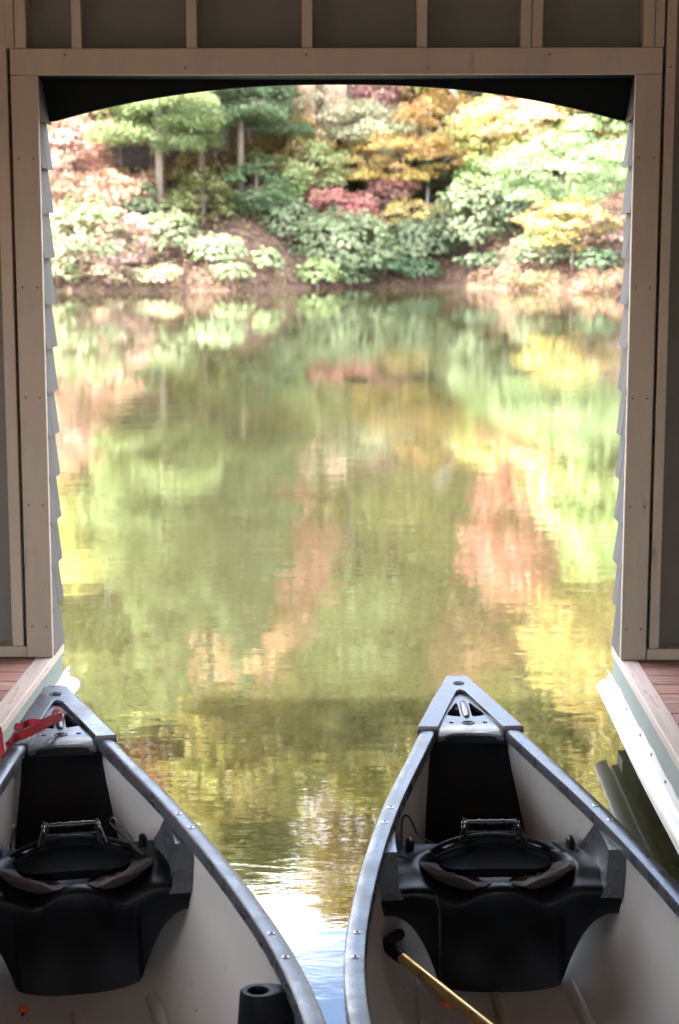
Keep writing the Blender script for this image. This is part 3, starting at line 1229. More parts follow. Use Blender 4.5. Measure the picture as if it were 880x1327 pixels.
        for zz, uu in ((0.328, 0.928), (0.314, 0.921)):
            tube('hinge_bolt', [PS(uu + 0.045, v0 + s * 0.004, zz), PS(uu + 0.045, v0 + s * 0.016, zz)], 0.0045, M['steel'], hp, 8)
        tube('hinge_strut', [PS(0.915 + 0.045, v0 + s * 0.008, 0.338), PS(1.0 + 0.045, v0 + s * 0.028, 0.297)], 0.0030, M['blackmetal'], hp, 6)
    bar = [PS(0.930 + 0.045, x, 0.331) for x in (-0.068, 0.068)]
    tube('hinge_bar', bar, 0.0065, M['blackmetal'], back, 10)
    bar = [PS(0.952 + 0.045, x, 0.312) for x in (-0.072, 0.072)]
    tube('hinge_bar', bar, 0.0035, M['blackmetal'], back, 8)
    for x in (-0.032, 0.0, 0.032):
        tube('hinge_knuckle', [PS(0.930 + 0.045, x - 0.003, 0.331), PS(0.930 + 0.045, x + 0.003, 0.331)], 0.0085, M['blackmetal'], back, 10)
    # ---- elastic cords
    if key == 'R':
        cs = [[(1.02, -0.165, .288), (0.985, -.20, .30), (0.94, -.222, .335), (0.93, -.240, .325), (0.985, -.247, .255), (1.10, -.262, .245), (1.16, -.275, .236)],
              [(1.16, -0.275, .24), (1.10, -.290, .262), (1.075, -.262, .272), (1.11, -.215, .262), (1.20, -.18, .235), (1.285, -.170, .215), (1.315, -.168, .15), (1.32, -.165, .03), (1.33, -.155, -.035)],
              [(1.02, 0.165, .288), (1.04, .205, .262), (1.02, .235, .262), (1.035, .232, .255), (1.14, .228, .25), (1.20, .250, .243), (1.185, .285, .24), (1.13, .292, .25), (1.15, .30, .243)]]
        bead_at = (1.335, -0.150, -0.030)
    else:
        cs = [[(1.02, -0.165, .288), (0.965, -.155, .33), (0.93, -.15, .315), (0.94, -.16, .28), (1.02, -.19, .262), (1.09, -.225, .25), (1.12, -.27, .243)],
              [(1.02, 0.165, .288), (0.965, .12, .335), (0.935, .11, .315), (0.98, .14, .29), (1.06, .19, .262), (1.05, .24, .262), (1.12, .285, .246)],
              [(1.10, 0.15, .262), (1.10, .2, .262), (1.085, .25, .26), (1.13, .287, .246)],
              [(1.30, -0.30, .05), (1.31, -.26, -.02), (1.32, -.20, -.037), (1.345, -.148, -.030), (1.40, -.178, -.038)]]
        bead_at = (1.342, -0.150, -0.027)
    cord = None
    for c in cs:
        cord = tube('cord', spline([PS(*q) for q in c], 8), 0.0032, M['cord'], back, 6)
    cb = cord if key == 'L' else back
    bm = bmesh.new()
    bmesh.ops.create_uvsphere(bm, u_segments=16, v_segments=10, radius=0.0125)
    me = bpy.data.meshes.new('bead')
    bm.to_mesh(me)
    bm.free()
    me.materials.append(M['orange'])
    me.shade_smooth()
    bd = link('bead', me, cb)
    bd.location = PS(*bead_at)
    if key == 'L':
        v, f = tube_geo([PS(1.395, -.176, -.036), PS(1.41, -.181, -.034), PS(1.42, -.184, -.036)], [0.004, 0.008, 0.003], 8)
        build('knot', v, f, M['cord'], cord, True)
        # rod holder moulded to the inside of the rail
        u, v0 = 2.02, hw(2.02) - 0.105
        vv = []
        na = 20
        rings = [(0.058, 0.10), (0.050, 0.20), (0.044, 0.27), (0.041, 0.315), (0.039, 0.325), (0.035, 0.328), (0.024, 0.327), (0.022, 0.318), (0.021, 0.22), (0.001, 0.215)]
        for r, z in rings:
            for k in range(na):
                th = 2 * math.pi * k / na
                x = r * math.cos(th)
                if x > 0:
                    x *= (1.75 if r > 0.03 else 1.0)
                vv.append(P(u + r * 0.95 * math.sin(th), v0 + x, z))
        fs = grid_faces(len(rings), na, 0, True) + [tuple(range(na))]
        build('rod_holder', vv, fs, M['black'], T, True, 40)
    return T


make_canoe('R', 'taupe canoe with the gold-shafted paddle lying inside its hull')
make_canoe('L', 'taupe canoe with red strap tied to its bow and a black rod holder inside')


def make_paddle():
    g = on_z(499, 1224, 0.125)
    e = on_z(628, 1327, 0.070)
    d = (e - g)
    pit = math.atan2(-d.z, math.hypot(d.x, d.y))
    d.normalize()
    ang = math.atan2(d.y, d.x)
    L = 1.32
    tilt = -0.03
    Pd = empty('paddle', (g.x, g.y, g.z))
    Pd.rotation_euler = (0, pit, ang)
    tag(Pd, 'gold metal shafted paddle with black T-grip lying in a canoe', 'paddle')
    tube('shaft', [(0.045, 0, 0), (L - 0.25, 0, 0)], 0.0145, M['brass'], Pd, 18)
    # T-grip
    tube('grip_socket', [(0.006, 0, 0), (0.02, 0, 0), (0.05, 0, 0), (0.075, 0, 0)], [0.013, 0.0165, 0.0172, 0.0168], M['black'], Pd, 14)
    pts = [(-0.004 - 0.010 * abs(t), 0.062 * t, 0.012 * t) for t in (-1.06, -1, -.8, -.5, -.2, 0, .2, .5, .8, 1, 1.06)]
    tube('grip', pts, [0.006, 0.0125, 0.0165, 0.0155, 0.0145, 0.0155, 0.0145, 0.0155, 0.0165, 0.0125, 0.006], M['black'], Pd, 14)
    # blade
    n = 16
    vv = []
    for i in range(n + 1):
        t = i / n
        x = L - 0.32 + 0.46 * t
        w = 0.018 + 0.075 * (math.sin(math.pi * min(1, t * 1.02) ** 0.75) ** 0.6 if 0 < t < 1 else 0)
        for y, z in ((-w, 0), (-w * .3, 0.006), (0, 0.011 * (1 - t) + 0.004), (w * .3, 0.006), (w, 0), (w * .3, -0.006), (0, -0.011 * (1 - t) - 0.004), (-w * .3, -0.006)):
            vv.append((x, y, z + 0.02 * t))
    build('blade', vv, grid_faces(n + 1, 8, 0, True) + [tuple(range(8)), tuple(range(n * 8, n * 8 + 8))], M['black'], Pd, True, 40)


make_paddle()


def make_strap():
    a = canoe_world('L', 0.262, 0.0, 0.462)
    S = empty('red_strap', (a.x, a.y, a.z))
    tag(S, 'red webbing strap looped round the bow handle of a canoe', 'strap')

    def ribbon(name, pts, w, wdir, par=S, k=8, twist=0.0):
        pp = spline(pts, k)
        vv = []
        n = len(pp)
        for i, p in enumerate(pp):
            t = (pp[min(i + 1, n - 1)] - pp[max(i - 1, 0)]).normalized()
            wd = Vector(wdir) + Vector((0, 0, 1)) * math.sin(twist * i / n * math.pi * 2) * 0.9
            wd = (wd - t * wd.dot(t)).normalized()
            nn = t.cross(wd) * 0.0013
            for s1, s2 in ((-1, -1), (1, -1), (1, 1), (-1, 1)):
                vv.append(p + wd * (w / 2 * s1) + nn * s2 - a)
        build(name, vv, grid_faces(n, 4, 0, True) + [(0, 1, 2, 3), tuple(range(n * 4 - 4, n * 4))], M['red'], par, True, 40)

    def px(x, y, z):
        return on_z(x, y, z)
    # band wrapped round the grab bar
    ring = []
    for k in range(17):
        t = 2 * math.pi * k / 16
        c = canoe_world('L', 0.225, 0.019 * math.cos(t), 0.459 + 0.019 * math.sin(t))
        ring.append(c)
    ribbon('loop', ring, 0.030, (math.sin(0.22), -math.cos(0.22), 0), k=2)
    ribbon('strap_end', [px(78, 928, .482), px(66, 931, .487), px(56, 936, .482), px(40, 936, .474), px(28, 941, .466), px(19, 941, .46)], 0.020, (0.2, 1, 0.5), twist=0.4)
    ribbon('strap_end', [px(80, 929, .481), px(68, 933, .489), px(54, 941, .484), px(36, 950, .472), px(20, 956, .463), px(11, 966, .452), px(8, 975, .43)], 0.026, (0.3, 1, 0.3), twist=0.3)
    # hanging loose end beside the dock edge
    ribbon('strap_end', [px(8, 975, .43), px(4, 982, .40), px(1, 972, .40), px(0, 955, .42), px(-3, 946, .42), px(-8, 950, .41), px(-10, 975, .385)], 0.030, (0.6, 0.2, 0.6), twist=0.2)


make_strap()


# ================================================================== VEGETATION
def leaf_mesh(name, centres, normals, axis, ln, wd, tint, shift, mat, jitter=True):
    """Many small pointed leaves as one mesh: each a rhombus folded along its middle."""
    n = len(centres)
    nrm = normals / np.maximum(1e-6, np.linalg.norm(normals, axis=1, keepdims=True))
    ax = axis - nrm * (axis * nrm).sum(1, keepdims=True)
    ax /= np.maximum(1e-6, np.linalg.norm(ax, axis=1, keepdims=True))
    sd = np.cross(nrm, ax)
    ln = np.broadcast_to(ln, (n,))[:, None]
    wd = np.broadcast_to(wd, (n,))[:, None]
    v = np.empty((n, 4, 3), np.float32)
    v[:, 0] = centres - ax * ln * 0.5
    v[:, 1] = centres + sd * wd * 0.5 + nrm * wd * 0.15
    v[:, 2] = centres + ax * ln * 0.5 - nrm * ln * 0.12
    v[:, 3] = centres - sd * wd * 0.5 + nrm * wd * 0.15
    me = bpy.data.meshes.new(name)
    me.vertices.add(n * 4)
    me.vertices.foreach_set('co', v.reshape(-1))
    me.loops.add(n * 4)
    me.loops.foreach_set('vertex_index', np.arange(n * 4, dtype=np.int32))
    me.polygons.add(n)
    me.polygons.foreach_set('loop_start', np.arange(0, n * 4, 4, dtype=np.int32))
    me.update(calc_edges=True)
    for nm, arr in (('tint', tint), ('shift', shift)):
        at = me.attributes.new(nm, 'FLOAT', 'FACE')
        at.data.foreach_set('value', np.asarray(arr, np.float32))
    me.materials.append(mat)
    return me


def rand_dir(n):
    d = RNG.normal(size=(n, 3))
    return d / np.linalg.norm(d, axis=1, keepdims=True)


def crown_broad(rx, ry, rz, size, dens, flat=0.35, clump=0.9):
    """Crown of a broad-leaved tree: tiers of flattened sprays set through an ellipsoid, with gaps between them."""
    ncl = max(6, int(dens * rx * rz / (clump * clump) * 10.0))
    d = rand_dir(ncl)
    rad = RNG.uniform(0.45, 1.0, ncl) ** 0.6
    cc = d * rad[:, None] * np.array([rx, ry, rz])
    cc[:, 2] += 0.12 * rz * RNG.normal(size=ncl)
    cr = clump * RNG.uniform(0.55, 1.25, ncl)
    per = np.maximum(12, (cr / size) ** 2 * 3.4).astype(int)
    idx = np.repeat(np.arange(ncl), per)
    n = len(idx)
    q = RNG.normal(size=(n, 3)) * 0.52
    rr = np.linalg.norm(q, axis=1)
    q /= np.maximum(1.0, rr)[:, None]
    droop = -0.25 * (q[:, 0] ** 2 + q[:, 1] ** 2)
    off = np.stack([q[:, 0], q[:, 1], q[:, 2] * flat + droop], 1) * cr[idx][:, None]
    c = cc[idx] + off
    nr = np.array([0, 0, 0.9]) + rand_dir(n) * 0.75 + (cc[idx] / np.array([rx, ry, rz])) * 0.35
    ax = rand_dir(n) + off * 0.5 / cr[idx][:, None] + np.array([0, 0, -0.3])
    tc = RNG.uniform(0.72, 1.2, ncl)
    tint = tc[idx] * RNG.uniform(0.7, 1.25, n)
    shift = np.clip(RNG.normal(0.5, 0.22, ncl)[idx] + RNG.normal(0, 0.15, n), 0, 1)
    s = size * RNG.uniform(0.7, 1.3, n)
    return c, nr, ax, s * 1.25, s * 0.8, tint, shift, cc


def crown_rhodo(rx, ry, rz, size, dens):
    """Evergreen shrub: rosettes of leathery leaves over a lumpy dome."""
    ncl = max(20, int(dens * 480 * (rx * rz) ** 0.9))
    d = rand_dir(ncl)
    d[:, 2] = np.where(d[:, 2] < -0.55, -d[:, 2], d[:, 2])
    lump = 1 + 0.22 * np.sin(d[:, 0] * 7 + d[:, 2] * 5 + 1.3) * np.cos(d[:, 1] * 6 - d[:, 2] * 4)
    rad = (RNG.uniform(0.35, 1.0, ncl) ** 0.35) * lump
    cc = d * rad[:, None] * np.array([rx, ry, rz])
    per = 9
    idx = np.repeat(np.arange(ncl), per)
    n = len(idx)
    ang = np.tile(np.arange(per) * (2 * math.pi / per), ncl) + np.repeat(RNG.uniform(0, 6.28, ncl), per)
    up = d * 0.6 + np.array([0, 0, 0.7]) + rand_dir(ncl) * 0.35
    up /= np.linalg.norm(up, axis=1, keepdims=True)
    t1 = np.cross(up, rand_dir(ncl))
    t1 /= np.linalg.norm(t1, axis=1, keepdims=True)
    t2 = np.cross(up, t1)
    out = t1[idx] * np.cos(ang)[:, None] + t2[idx] * np.sin(ang)[:, None]
    c = cc[idx] + out * size * 0.55 + rand_dir(n) * size * 0.2
    nr = up[idx] + out * 0.35 + rand_dir(n) * 0.15
    tc = RNG.uniform(0.75, 1.2, ncl)
    tint = tc[idx] * RNG.uniform(0.8, 1.15, n)
    shift = np.clip(RNG.normal(0.5, 0.2, n), 0, 1)
    s = size * RNG.uniform(0.8, 1.2, n)
    return c, nr, out + rand_dir(n) * 0.1, s * 1.25, s * 0.52, tint, shift, cc


def crown_pine(height, r0, size, tiers, z0):
    """White-pine crown: whorls of level plumes, longest low down; z0 is where the lowest whorl leaves the trunk."""
    C, N, A, T, S = [], [], [], [], []
    bough = []
    for k in range(tiers):
        t = k / max(1, tiers - 1)
        zt = z0 + (height - z0) * t
        r = r0 * (1 - t) ** 0.8 * RNG.uniform(0.8, 1.1) + 0.35
        nb = 6 if t < 0.8 else 4
        a0 = RNG.uniform(0, 6.28)
        for b in range(nb):
            a = a0 + b * 2 * math.pi / nb + RNG.uniform(-0.3, 0.3)
            L = r * RNG.uniform(0.65, 1.1)
            dv = np.array([math.cos(a), math.sin(a), 0.0])
            pv = np.array([-math.sin(a), math.cos(a), 0.0])
            rise = RNG.uniform(-0.06, 0.16)
            z = zt + RNG.uniform(-0.45, 0.45)
            bough.append((np.array([0, 0, z]), dv * L + np.array([0, 0, z + L * rise])))
            n = int(420 * L)
            s = RNG.uniform(0.12, 1.0, n) ** 0.8
            wid = 0.42 * L * np.sin(np.pi * np.clip(s * 0.92, 0, 1)) ** 0.8 + 0.12
            o = RNG.uniform(-1, 1, n)
            # twigs sweep up in flat tufts
            tuft = np.sin(s * L * 7 + b) * 0.10
            c = np.array([0, 0, z]) + dv * (s * L)[:, None] + pv * (o * wid)[:, None]
            c[:, 2] += s * L * rise + 0.16 * (1 - np.abs(o)) + tuft + RNG.normal(0, 0.13, n)
            ax = dv * 1.0 + pv * (o * 1.2)[:, None] + rand_dir(n) * 0.5 + np.array([0, 0, 0.35])
            C.append(c)
            N.append(np.array([0, 0, 1.0]) + rand_dir(n) * 0.6)
            A.append(ax)
            T.append(np.full(n, RNG.uniform(0.75, 1.2)) * RNG.uniform(0.75, 1.2, n))
            S.append(np.clip(RNG.normal(0.5, 0.2, n), 0, 1))
    C, N, A, T, S = map(np.concatenate, (C, N, A, T, S))
    n = len(C)
    return C, N, A, size * RNG.uniform(0.8, 1.3, n), size * 0.22 * np.ones(n), T, S, bough


def merge_tubes(parts):
    vs, fs = [], []
    for v, f in parts:
        o = len(vs)
        vs += v
        fs += [tuple(i + o for i in q) for q in f]
    return vs, fs


def trunk_geo(top, r, lean=0.0, limbs=(), wob=0.12):
    h = top
    pts, rs = [], []
    n = 8
    ph = random.uniform(0, 6)
    for i in range(n + 1):
        t = i / n
        pts.append((lean * t * t + wob * math.sin(t * 4 + ph) * t, wob * math.cos(t * 3 + ph) * t, -0.5 + (h + 0.5) * t))
        rs.append(r * (1.12 - 0.95 * t) + 0.012)
    parts = [tube_geo(pts, rs, 8)]
    for (ex, ey, ez) in limbs:
        t0 = random.uniform(0.45, 0.85)
        i = int(t0 * n)
        s = Vector(pts[i])
        e = Vector((ex, ey, ez))
        if e.z < s.z - 1.0:
            s = Vector(pts[max(1, i - 3)])
        mid = (s + e) / 2 + Vector((0, 0, 0.12 * (e - s).length))
        parts.append(tube_geo([s, mid, e], [rs[i] * 0.5, rs[i] * 0.32, 0.012], 5))
    return merge_tubes(parts)


def plant(name, label, cat, kind, px, py, w, h, d, col, group=None, reflected=False, size=None, dens=1.0, bark='bark', clump=None, ground=False, flat=0.35):
    """Plant whose crown centre shows at pixel (px, py), w x h pixels big, d metres behind the waterline."""
    y = shore_y(on_y(px, 375, 66).x) + d
    c = on_y(px, py, y)
    if reflected:
        c.z = -c.z
    k = y / F_PX
    rx, rz = w * k / 2, h * k / 2
    gz = ground_z(c.x, c.y)
    if ground:                                # low shrub: rests on the soil
        top = c.z + rz
        c.z = gz + max(0.35, (top - gz)) * 0.5
        rz = max(0.3, (top - gz) * 0.55)
    root = empty(name, (c.x, c.y, gz))
    tag(root, label, cat, group)
    cz = c.z - gz
    ry = min(rx, 3.2) if kind != 'rhodo' else rx * 0.8
    sz_ = size or (0.105 if kind == 'broad' else 0.095)
    if kind == 'broad':
        a = crown_broad(rx, ry, rz, sz_, dens, flat, clump or max(0.45, min(1.3, rx * 0.32)))
        mat = M['leaf']
    else:
        a = crown_rhodo(rx, ry, rz, sz_, dens)
        mat = M['evergreen']
    C, N, A, ln, wd, tint, shift, cc = a
    C = C + np.array([0, 0, cz])
    keep = C[:, 2] > -0.15 + 0.02 * RNG.normal(size=len(C))
    me = leaf_mesh('crown', C[keep], N[keep], A[keep], ln[keep], wd[keep], tint[keep], shift[keep], mat)
    cr = link('crown', me, root)
    cr.color = (*col, 1)
    order = RNG.permutation(len(cc))[:7]
    limbs = [(cc[i][0] * .9, cc[i][1] * .9, cc[i][2] + cz) for i in order if cc[i][2] + cz > 0.3]
    tr = max(0.035, min(0.22, (cz + rz) * 0.011))
    v, f = trunk_geo(max(0.4, cz + rz * 0.4), tr, 0, limbs, 0.05 + 0.02 * cz)
    build('trunk', v, f, M[bark], root, True)
    return root


def pine(label, px, py_base, d, height, r0, z0, tiers, col, px_z=None, group=None, size=0.24):
    y = shore_y(on_y(px, 375, 66).x) + d
    c = on_y(px, 300, y)
    gz = ground_z(c.x, c.y)
    root = empty('pine_tree', (c.x, c.y, gz))
    tag(root, label, 'tree', group)
    C, N, A, ln, wd, tint, shift, bough = crown_pine(height, r0, size, tiers, z0)
    cr = link('crown', leaf_mesh('crown', C, N, A, ln, wd, tint, shift, M['needle']), root)
    cr.color = (*col, 1)
    parts = [tube_geo([(0, 0, -0.5), (0.03, 0, height * .3), (-.03, 0.02, height * .65), (0, 0, height)], [0.0095 * height + 0.02, 0.008 * height + 0.02, 0.005 * height + 0.015, 0.01], 8)]
    for s, e in bough:
        m = (s + e) / 2 + np.array([0, 0, 0.03])
        parts.append(tube_geo([s, m, e], [0.035, 0.022, 0.008], 5))
    v, f = merge_tubes(parts)
    build('trunk', v, f, M['bark'], root, True)
    return root


# colours of the leaves
SALMON = (0.54, 0.30, 0.20)
PINK = (0.50, 0.22, 0.17)
RED = (0.48, 0.17, 0.12)
ORANGE = (0.52, 0.24, 0.06)
GOLD = (0.52, 0.33, 0.05)
YELLOW = (0.56, 0.42, 0.09)
LEMON = (0.55, 0.50, 0.17)
LIME = (0.28, 0.40, 0.10)
GREEN = (0.16, 0.27, 0.07)
OLIVE = (0.20, 0.21, 0.055)
DARK = (0.045, 0.085, 0.04)
SAGE = (0.17, 0.23, 0.12)
PALE = (0.24, 0.30, 0.15)
PINEC = (0.29, 0.37, 0.13)
PALEG = (0.22, 0.36, 0.15)

# ---- pines
pine('tall pine with level plumes and a bare lower trunk beside pink foliage', 207, 280, 4.6, 14.5, 3.6, 3.5, 11, PINEC)
pine('slender dark pine crowded behind the taller pine', 312, 250, 7.0, 13.0, 3.2, 3.2, 10, (0.19, 0.27, 0.12))
pine('slim pine with two thin trunks showing below its boughs', 262, 250, 9.0, 12.5, 2.8, 3.8, 9, (0.14, 0.23, 0.11))

# ---- plants seen directly: name, label, category, kind, px, py, w, h, depth behind the shore, colour
DIRECT = [
    ('maple_tree', 'salmon pink maple leaning out next to the tall pine', 'tree', 'broad', 88, 205, 130, 175, 6.0, SALMON, {}),
    ('maple_tree', 'pale orange sapling below the pine boughs', 'tree', 'broad', 150, 245, 110, 60, 5.0, (0.55, 0.30, 0.18), {}),
    ('shrub', 'large washed-out pale green shrub at the waterline under the salmon maple', 'shrub', 'rhodo', 105, 318, 130, 105, 0.8, PALE, dict(ground=True)),
    ('shrub', 'pink leaved shrub between two pale green shrubs', 'shrub', 'broad', 160, 318, 70, 90, 1.0, (0.52, 0.30, 0.24), dict(size=0.11)),
    ('shrub', 'rounded pale green shrub at the foot of the bare pine trunk', 'shrub', 'rhodo', 217, 312, 85, 75, 2.2, PALE, dict(ground=True)),
    ('shrub', 'grey-green shrub behind the pale green one near the pine trunk', 'shrub', 'rhodo', 172, 262, 80, 55, 4.5, SAGE, {}),
    ('shrub', 'low mint green shrub hanging over the pale bank', 'shrub', 'rhodo', 282, 330, 75, 48, 1.4, (0.28, 0.38, 0.20), dict(ground=True)),
    ('shrub', 'dark olive undergrowth shrub below the slender pines', 'shrub', 'broad', 262, 258, 95, 60, 5.0, OLIVE, {}),
    ('shrub', 'bushy green sapling below the slender pines', 'shrub', 'broad', 330, 240, 90, 70, 5.5, (0.11, 0.17, 0.06), {}),
    ('shrub', 'yellow-green spray of leaves above the bare leaf-covered slope', 'shrub', 'broad', 362, 250, 60, 36, 4.6, LIME, {}),
    ('shrub', 'small green shrub alone on the leaf-covered bank', 'shrub', 'rhodo', 345, 343, 42, 40, 1.0, (0.26, 0.36, 0.16), dict(ground=True)),
    ('shrub', 'grey-green rhododendron next to the leaf-covered slope', 'shrub', 'rhodo', 375, 290, 80, 62, 3.2, SAGE, {}),
    ('rhododendron', 'broad pale rhododendron overhanging the water below the red maple', 'shrub', 'rhodo', 447, 322, 140, 95, 0.6, (0.20, 0.26, 0.13), dict(dens=1.3)),
    ('rhododendron', 'low bright green shrub touching the water beside the broad rhododendron', 'shrub', 'rhodo', 412, 355, 60, 34, 0.1, (0.30, 0.40, 0.14), dict(ground=True)),
    ('maple_tree', 'red and pink maple spray above the broad rhododendron', 'tree', 'broad', 440, 266, 100, 50, 3.2, RED, dict(clump=0.6)),
    ('maple_tree', 'pink maple spray below the golden tiers', 'tree', 'broad', 505, 243, 60, 36, 3.6, PINK, dict(clump=0.5)),
    ('beech_tree', 'flat yellow spray hanging over the grey-green rhododendrons', 'tree', 'broad', 535, 272, 95, 28, 2.0, YELLOW, dict(clump=0.5, flat=0.25)),
    ('rhododendron', 'rounded rhododendron drooping over a dark hollow in the bank', 'shrub', 'rhodo', 545, 312, 85, 62, 1.2, (0.18, 0.24, 0.13), dict(dens=1.2)),
    ('rhododendron', 'tall grey-green rhododendron dotted with yellow leaves', 'shrub', 'rhodo', 617, 285, 110, 100, 1.6, SAGE, dict(dens=1.2)),
    ('shrub', 'dark evergreen shrub low in the shaded hollow by the water', 'shrub', 'rhodo', 500, 350, 95, 40, 0.5, (0.10, 0.18, 0.09), dict(ground=True)),
    ('shrub', 'very dark evergreen thicket under the drooping rhododendron', 'shrub', 'rhodo', 585, 340, 110, 60, 2.6, DARK, dict(ground=True)),
    ('shrub', 'dark evergreen shrub behind the yellow bush over the bare bank', 'shrub', 'rhodo', 690, 300, 120, 110, 4.4, DARK, dict(ground=True)),
    ('beech_tree', 'golden beech with level tiers in the middle of the wood', 'tree', 'broad', 520, 205, 190, 62, 4.4, GOLD, dict(clump=0.7, flat=0.22)),
    ('beech_tree', 'pale yellow-white beech above the golden tiers', 'tree', 'broad', 478, 158, 120, 66, 5.2, (0.58, 0.56, 0.30), dict(clump=0.7)),
    ('beech_tree', 'deep gold beech behind the bent white trunk', 'tree', 'broad', 555, 142, 100, 56, 6.0, (0.56, 0.33, 0.05), dict(clump=0.65, bark='pale_bark')),
    ('maple_tree', 'pink topped maple among pale branches', 'tree', 'broad', 495, 122, 70, 40, 7.0, (0.55, 0.25, 0.22), dict(clump=0.5)),
    ('hickory_tree', 'yellow-green tree between the golden beech and the bright green maple', 'tree', 'broad', 628, 172, 110, 84, 6.0, (0.48, 0.42, 0.10), dict(clump=0.65)),
    ('dogwood', 'small fresh green tree under the yellow-green one', 'tree', 'broad', 630, 222, 66, 40, 4.2, (0.24, 0.38, 0.10), dict(clump=0.5)),
    ('maple_tree', 'bright pale green maple spreading over the yellow bush', 'tree', 'broad', 738, 212, 185, 104, 3.0, PALEG, dict(clump=0.8, flat=0.28)),
    ('maple_tree', 'peach and orange maple above the bright green one', 'tree', 'broad', 700, 150, 150, 56, 6.5, (0.56, 0.34, 0.14), dict(clump=0.6)),
    ('spicebush', 'yellow bush with drooping layers over the bare brown bank', 'shrub', 'broad', 742, 287, 125, 54, 1.8, YELLOW, dict(clump=0.5, flat=0.3)),
    ('shrub', 'green shrub dotted with orange leaves under the yellow bush', 'shrub', 'rhodo', 708, 325, 95, 52, 1.4, (0.14, 0.20, 0.11), {}),
    ('shrub', 'brown twiggy shrub at the shaded end of the bank', 'shrub', 'broad', 790, 300, 60, 70, 2.5, (0.20, 0.12, 0.08), dict(size=0.10)),
    ('shrub', 'small dark green shrub low on the brown bank', 'shrub', 'rhodo', 775, 345, 60, 40, 1.6, (0.07, 0.13, 0.06), dict(ground=True)),
    ('maple_tree', 'orange-gold sapling beside the slender dark pine', 'tree', 'broad', 378, 185, 90, 90, 6.5, (0.40, 0.26, 0.06), dict(clump=0.6)),
    ('beech_tree', 'cream and yellow tree behind the golden beech and pines', 'tree', 'broad', 405, 150, 110, 70, 7.2, (0.57, 0.50, 0.30), dict(clump=0.65)),
    ('beech_tree', 'lemon green sapling with small level sprays', 'tree', 'broad', 405, 215, 90, 60, 5.0, (0.40, 0.46, 0.16), dict(clump=0.55)),
    ('shrub', 'low pale shrub rooted at the waterline under the washed-out shrub', 'shrub', 'rhodo', 75, 358, 60, 36, 0.3, (0.26, 0.30, 0.14), dict(ground=True)),
    ('shrub', 'low peach coloured shrub at the waterline by the pink shrub', 'shrub', 'broad', 140, 357, 60, 30, 0.4, (0.46, 0.32, 0.18), dict(ground=True, size=0.09)),
    ('shrub', 'low straw yellow shrub at the waterline below the pine trunk', 'shrub', 'broad', 205, 357, 70, 32, 0.4, (0.46, 0.40, 0.20), dict(ground=True, size=0.09)),
    ('shrub', 'small sage clump on the bank between pine trunk and lone green shrub', 'shrub', 'rhodo', 300, 355, 55, 28, 0.4, (0.22, 0.28, 0.13), dict(ground=True)),
    ('shrub', 'dark sprig hanging to the water under the broad rhododendron', 'shrub', 'rhodo', 455, 358, 60, 30, 0.0, (0.13, 0.20, 0.09), dict(ground=True)),
    ('shrub', 'dark green sprig touching the water below the drooping rhododendron', 'shrub', 'rhodo', 545, 354, 60, 36, 0.2, (0.08, 0.14, 0.07), dict(ground=True)),
    ('shrub', 'dark low shrub on the bank beside the bare brown shore', 'shrub', 'rhodo', 630, 350, 80, 40, 0.9, (0.07, 0.12, 0.06), dict(ground=True)),
    ('shrub', 'low olive herbs on the bare brown shore below the yellow bush', 'shrub', 'broad', 700, 360, 90, 24, 0.4, (0.22, 0.17, 0.06), dict(ground=True, size=0.08)),
    ('shrub', 'low rusty herbs at the shaded end of the brown shore', 'shrub', 'broad', 780, 364, 80, 24, 0.4, (0.26, 0.14, 0.06), dict(ground=True, size=0.08)),
    ('holly_tree', 'dark green understorey tree behind the golden tiers', 'tree', 'broad', 560, 235, 150, 70, 7.5, (0.10, 0.12, 0.04), dict(clump=0.7)),
    ('holly_tree', 'shadowy olive tree behind the bright green maple', 'tree', 'broad', 745, 170, 160, 110, 9.0, (0.17, 0.18, 0.05), dict(clump=0.8)),
]
for name, lab, cat, kind, px, py, w, h, d, col, kw in DIRECT:
    if kind == 'rhodo':
        col = (col[0] * 1.08, col[1] * 1.03, col[2] * 0.85)
    elif col == PALEG:
        col = (0.25, 0.37, 0.14)
    plant(name, lab, cat, kind, px, py, w, h, d, col, **kw)

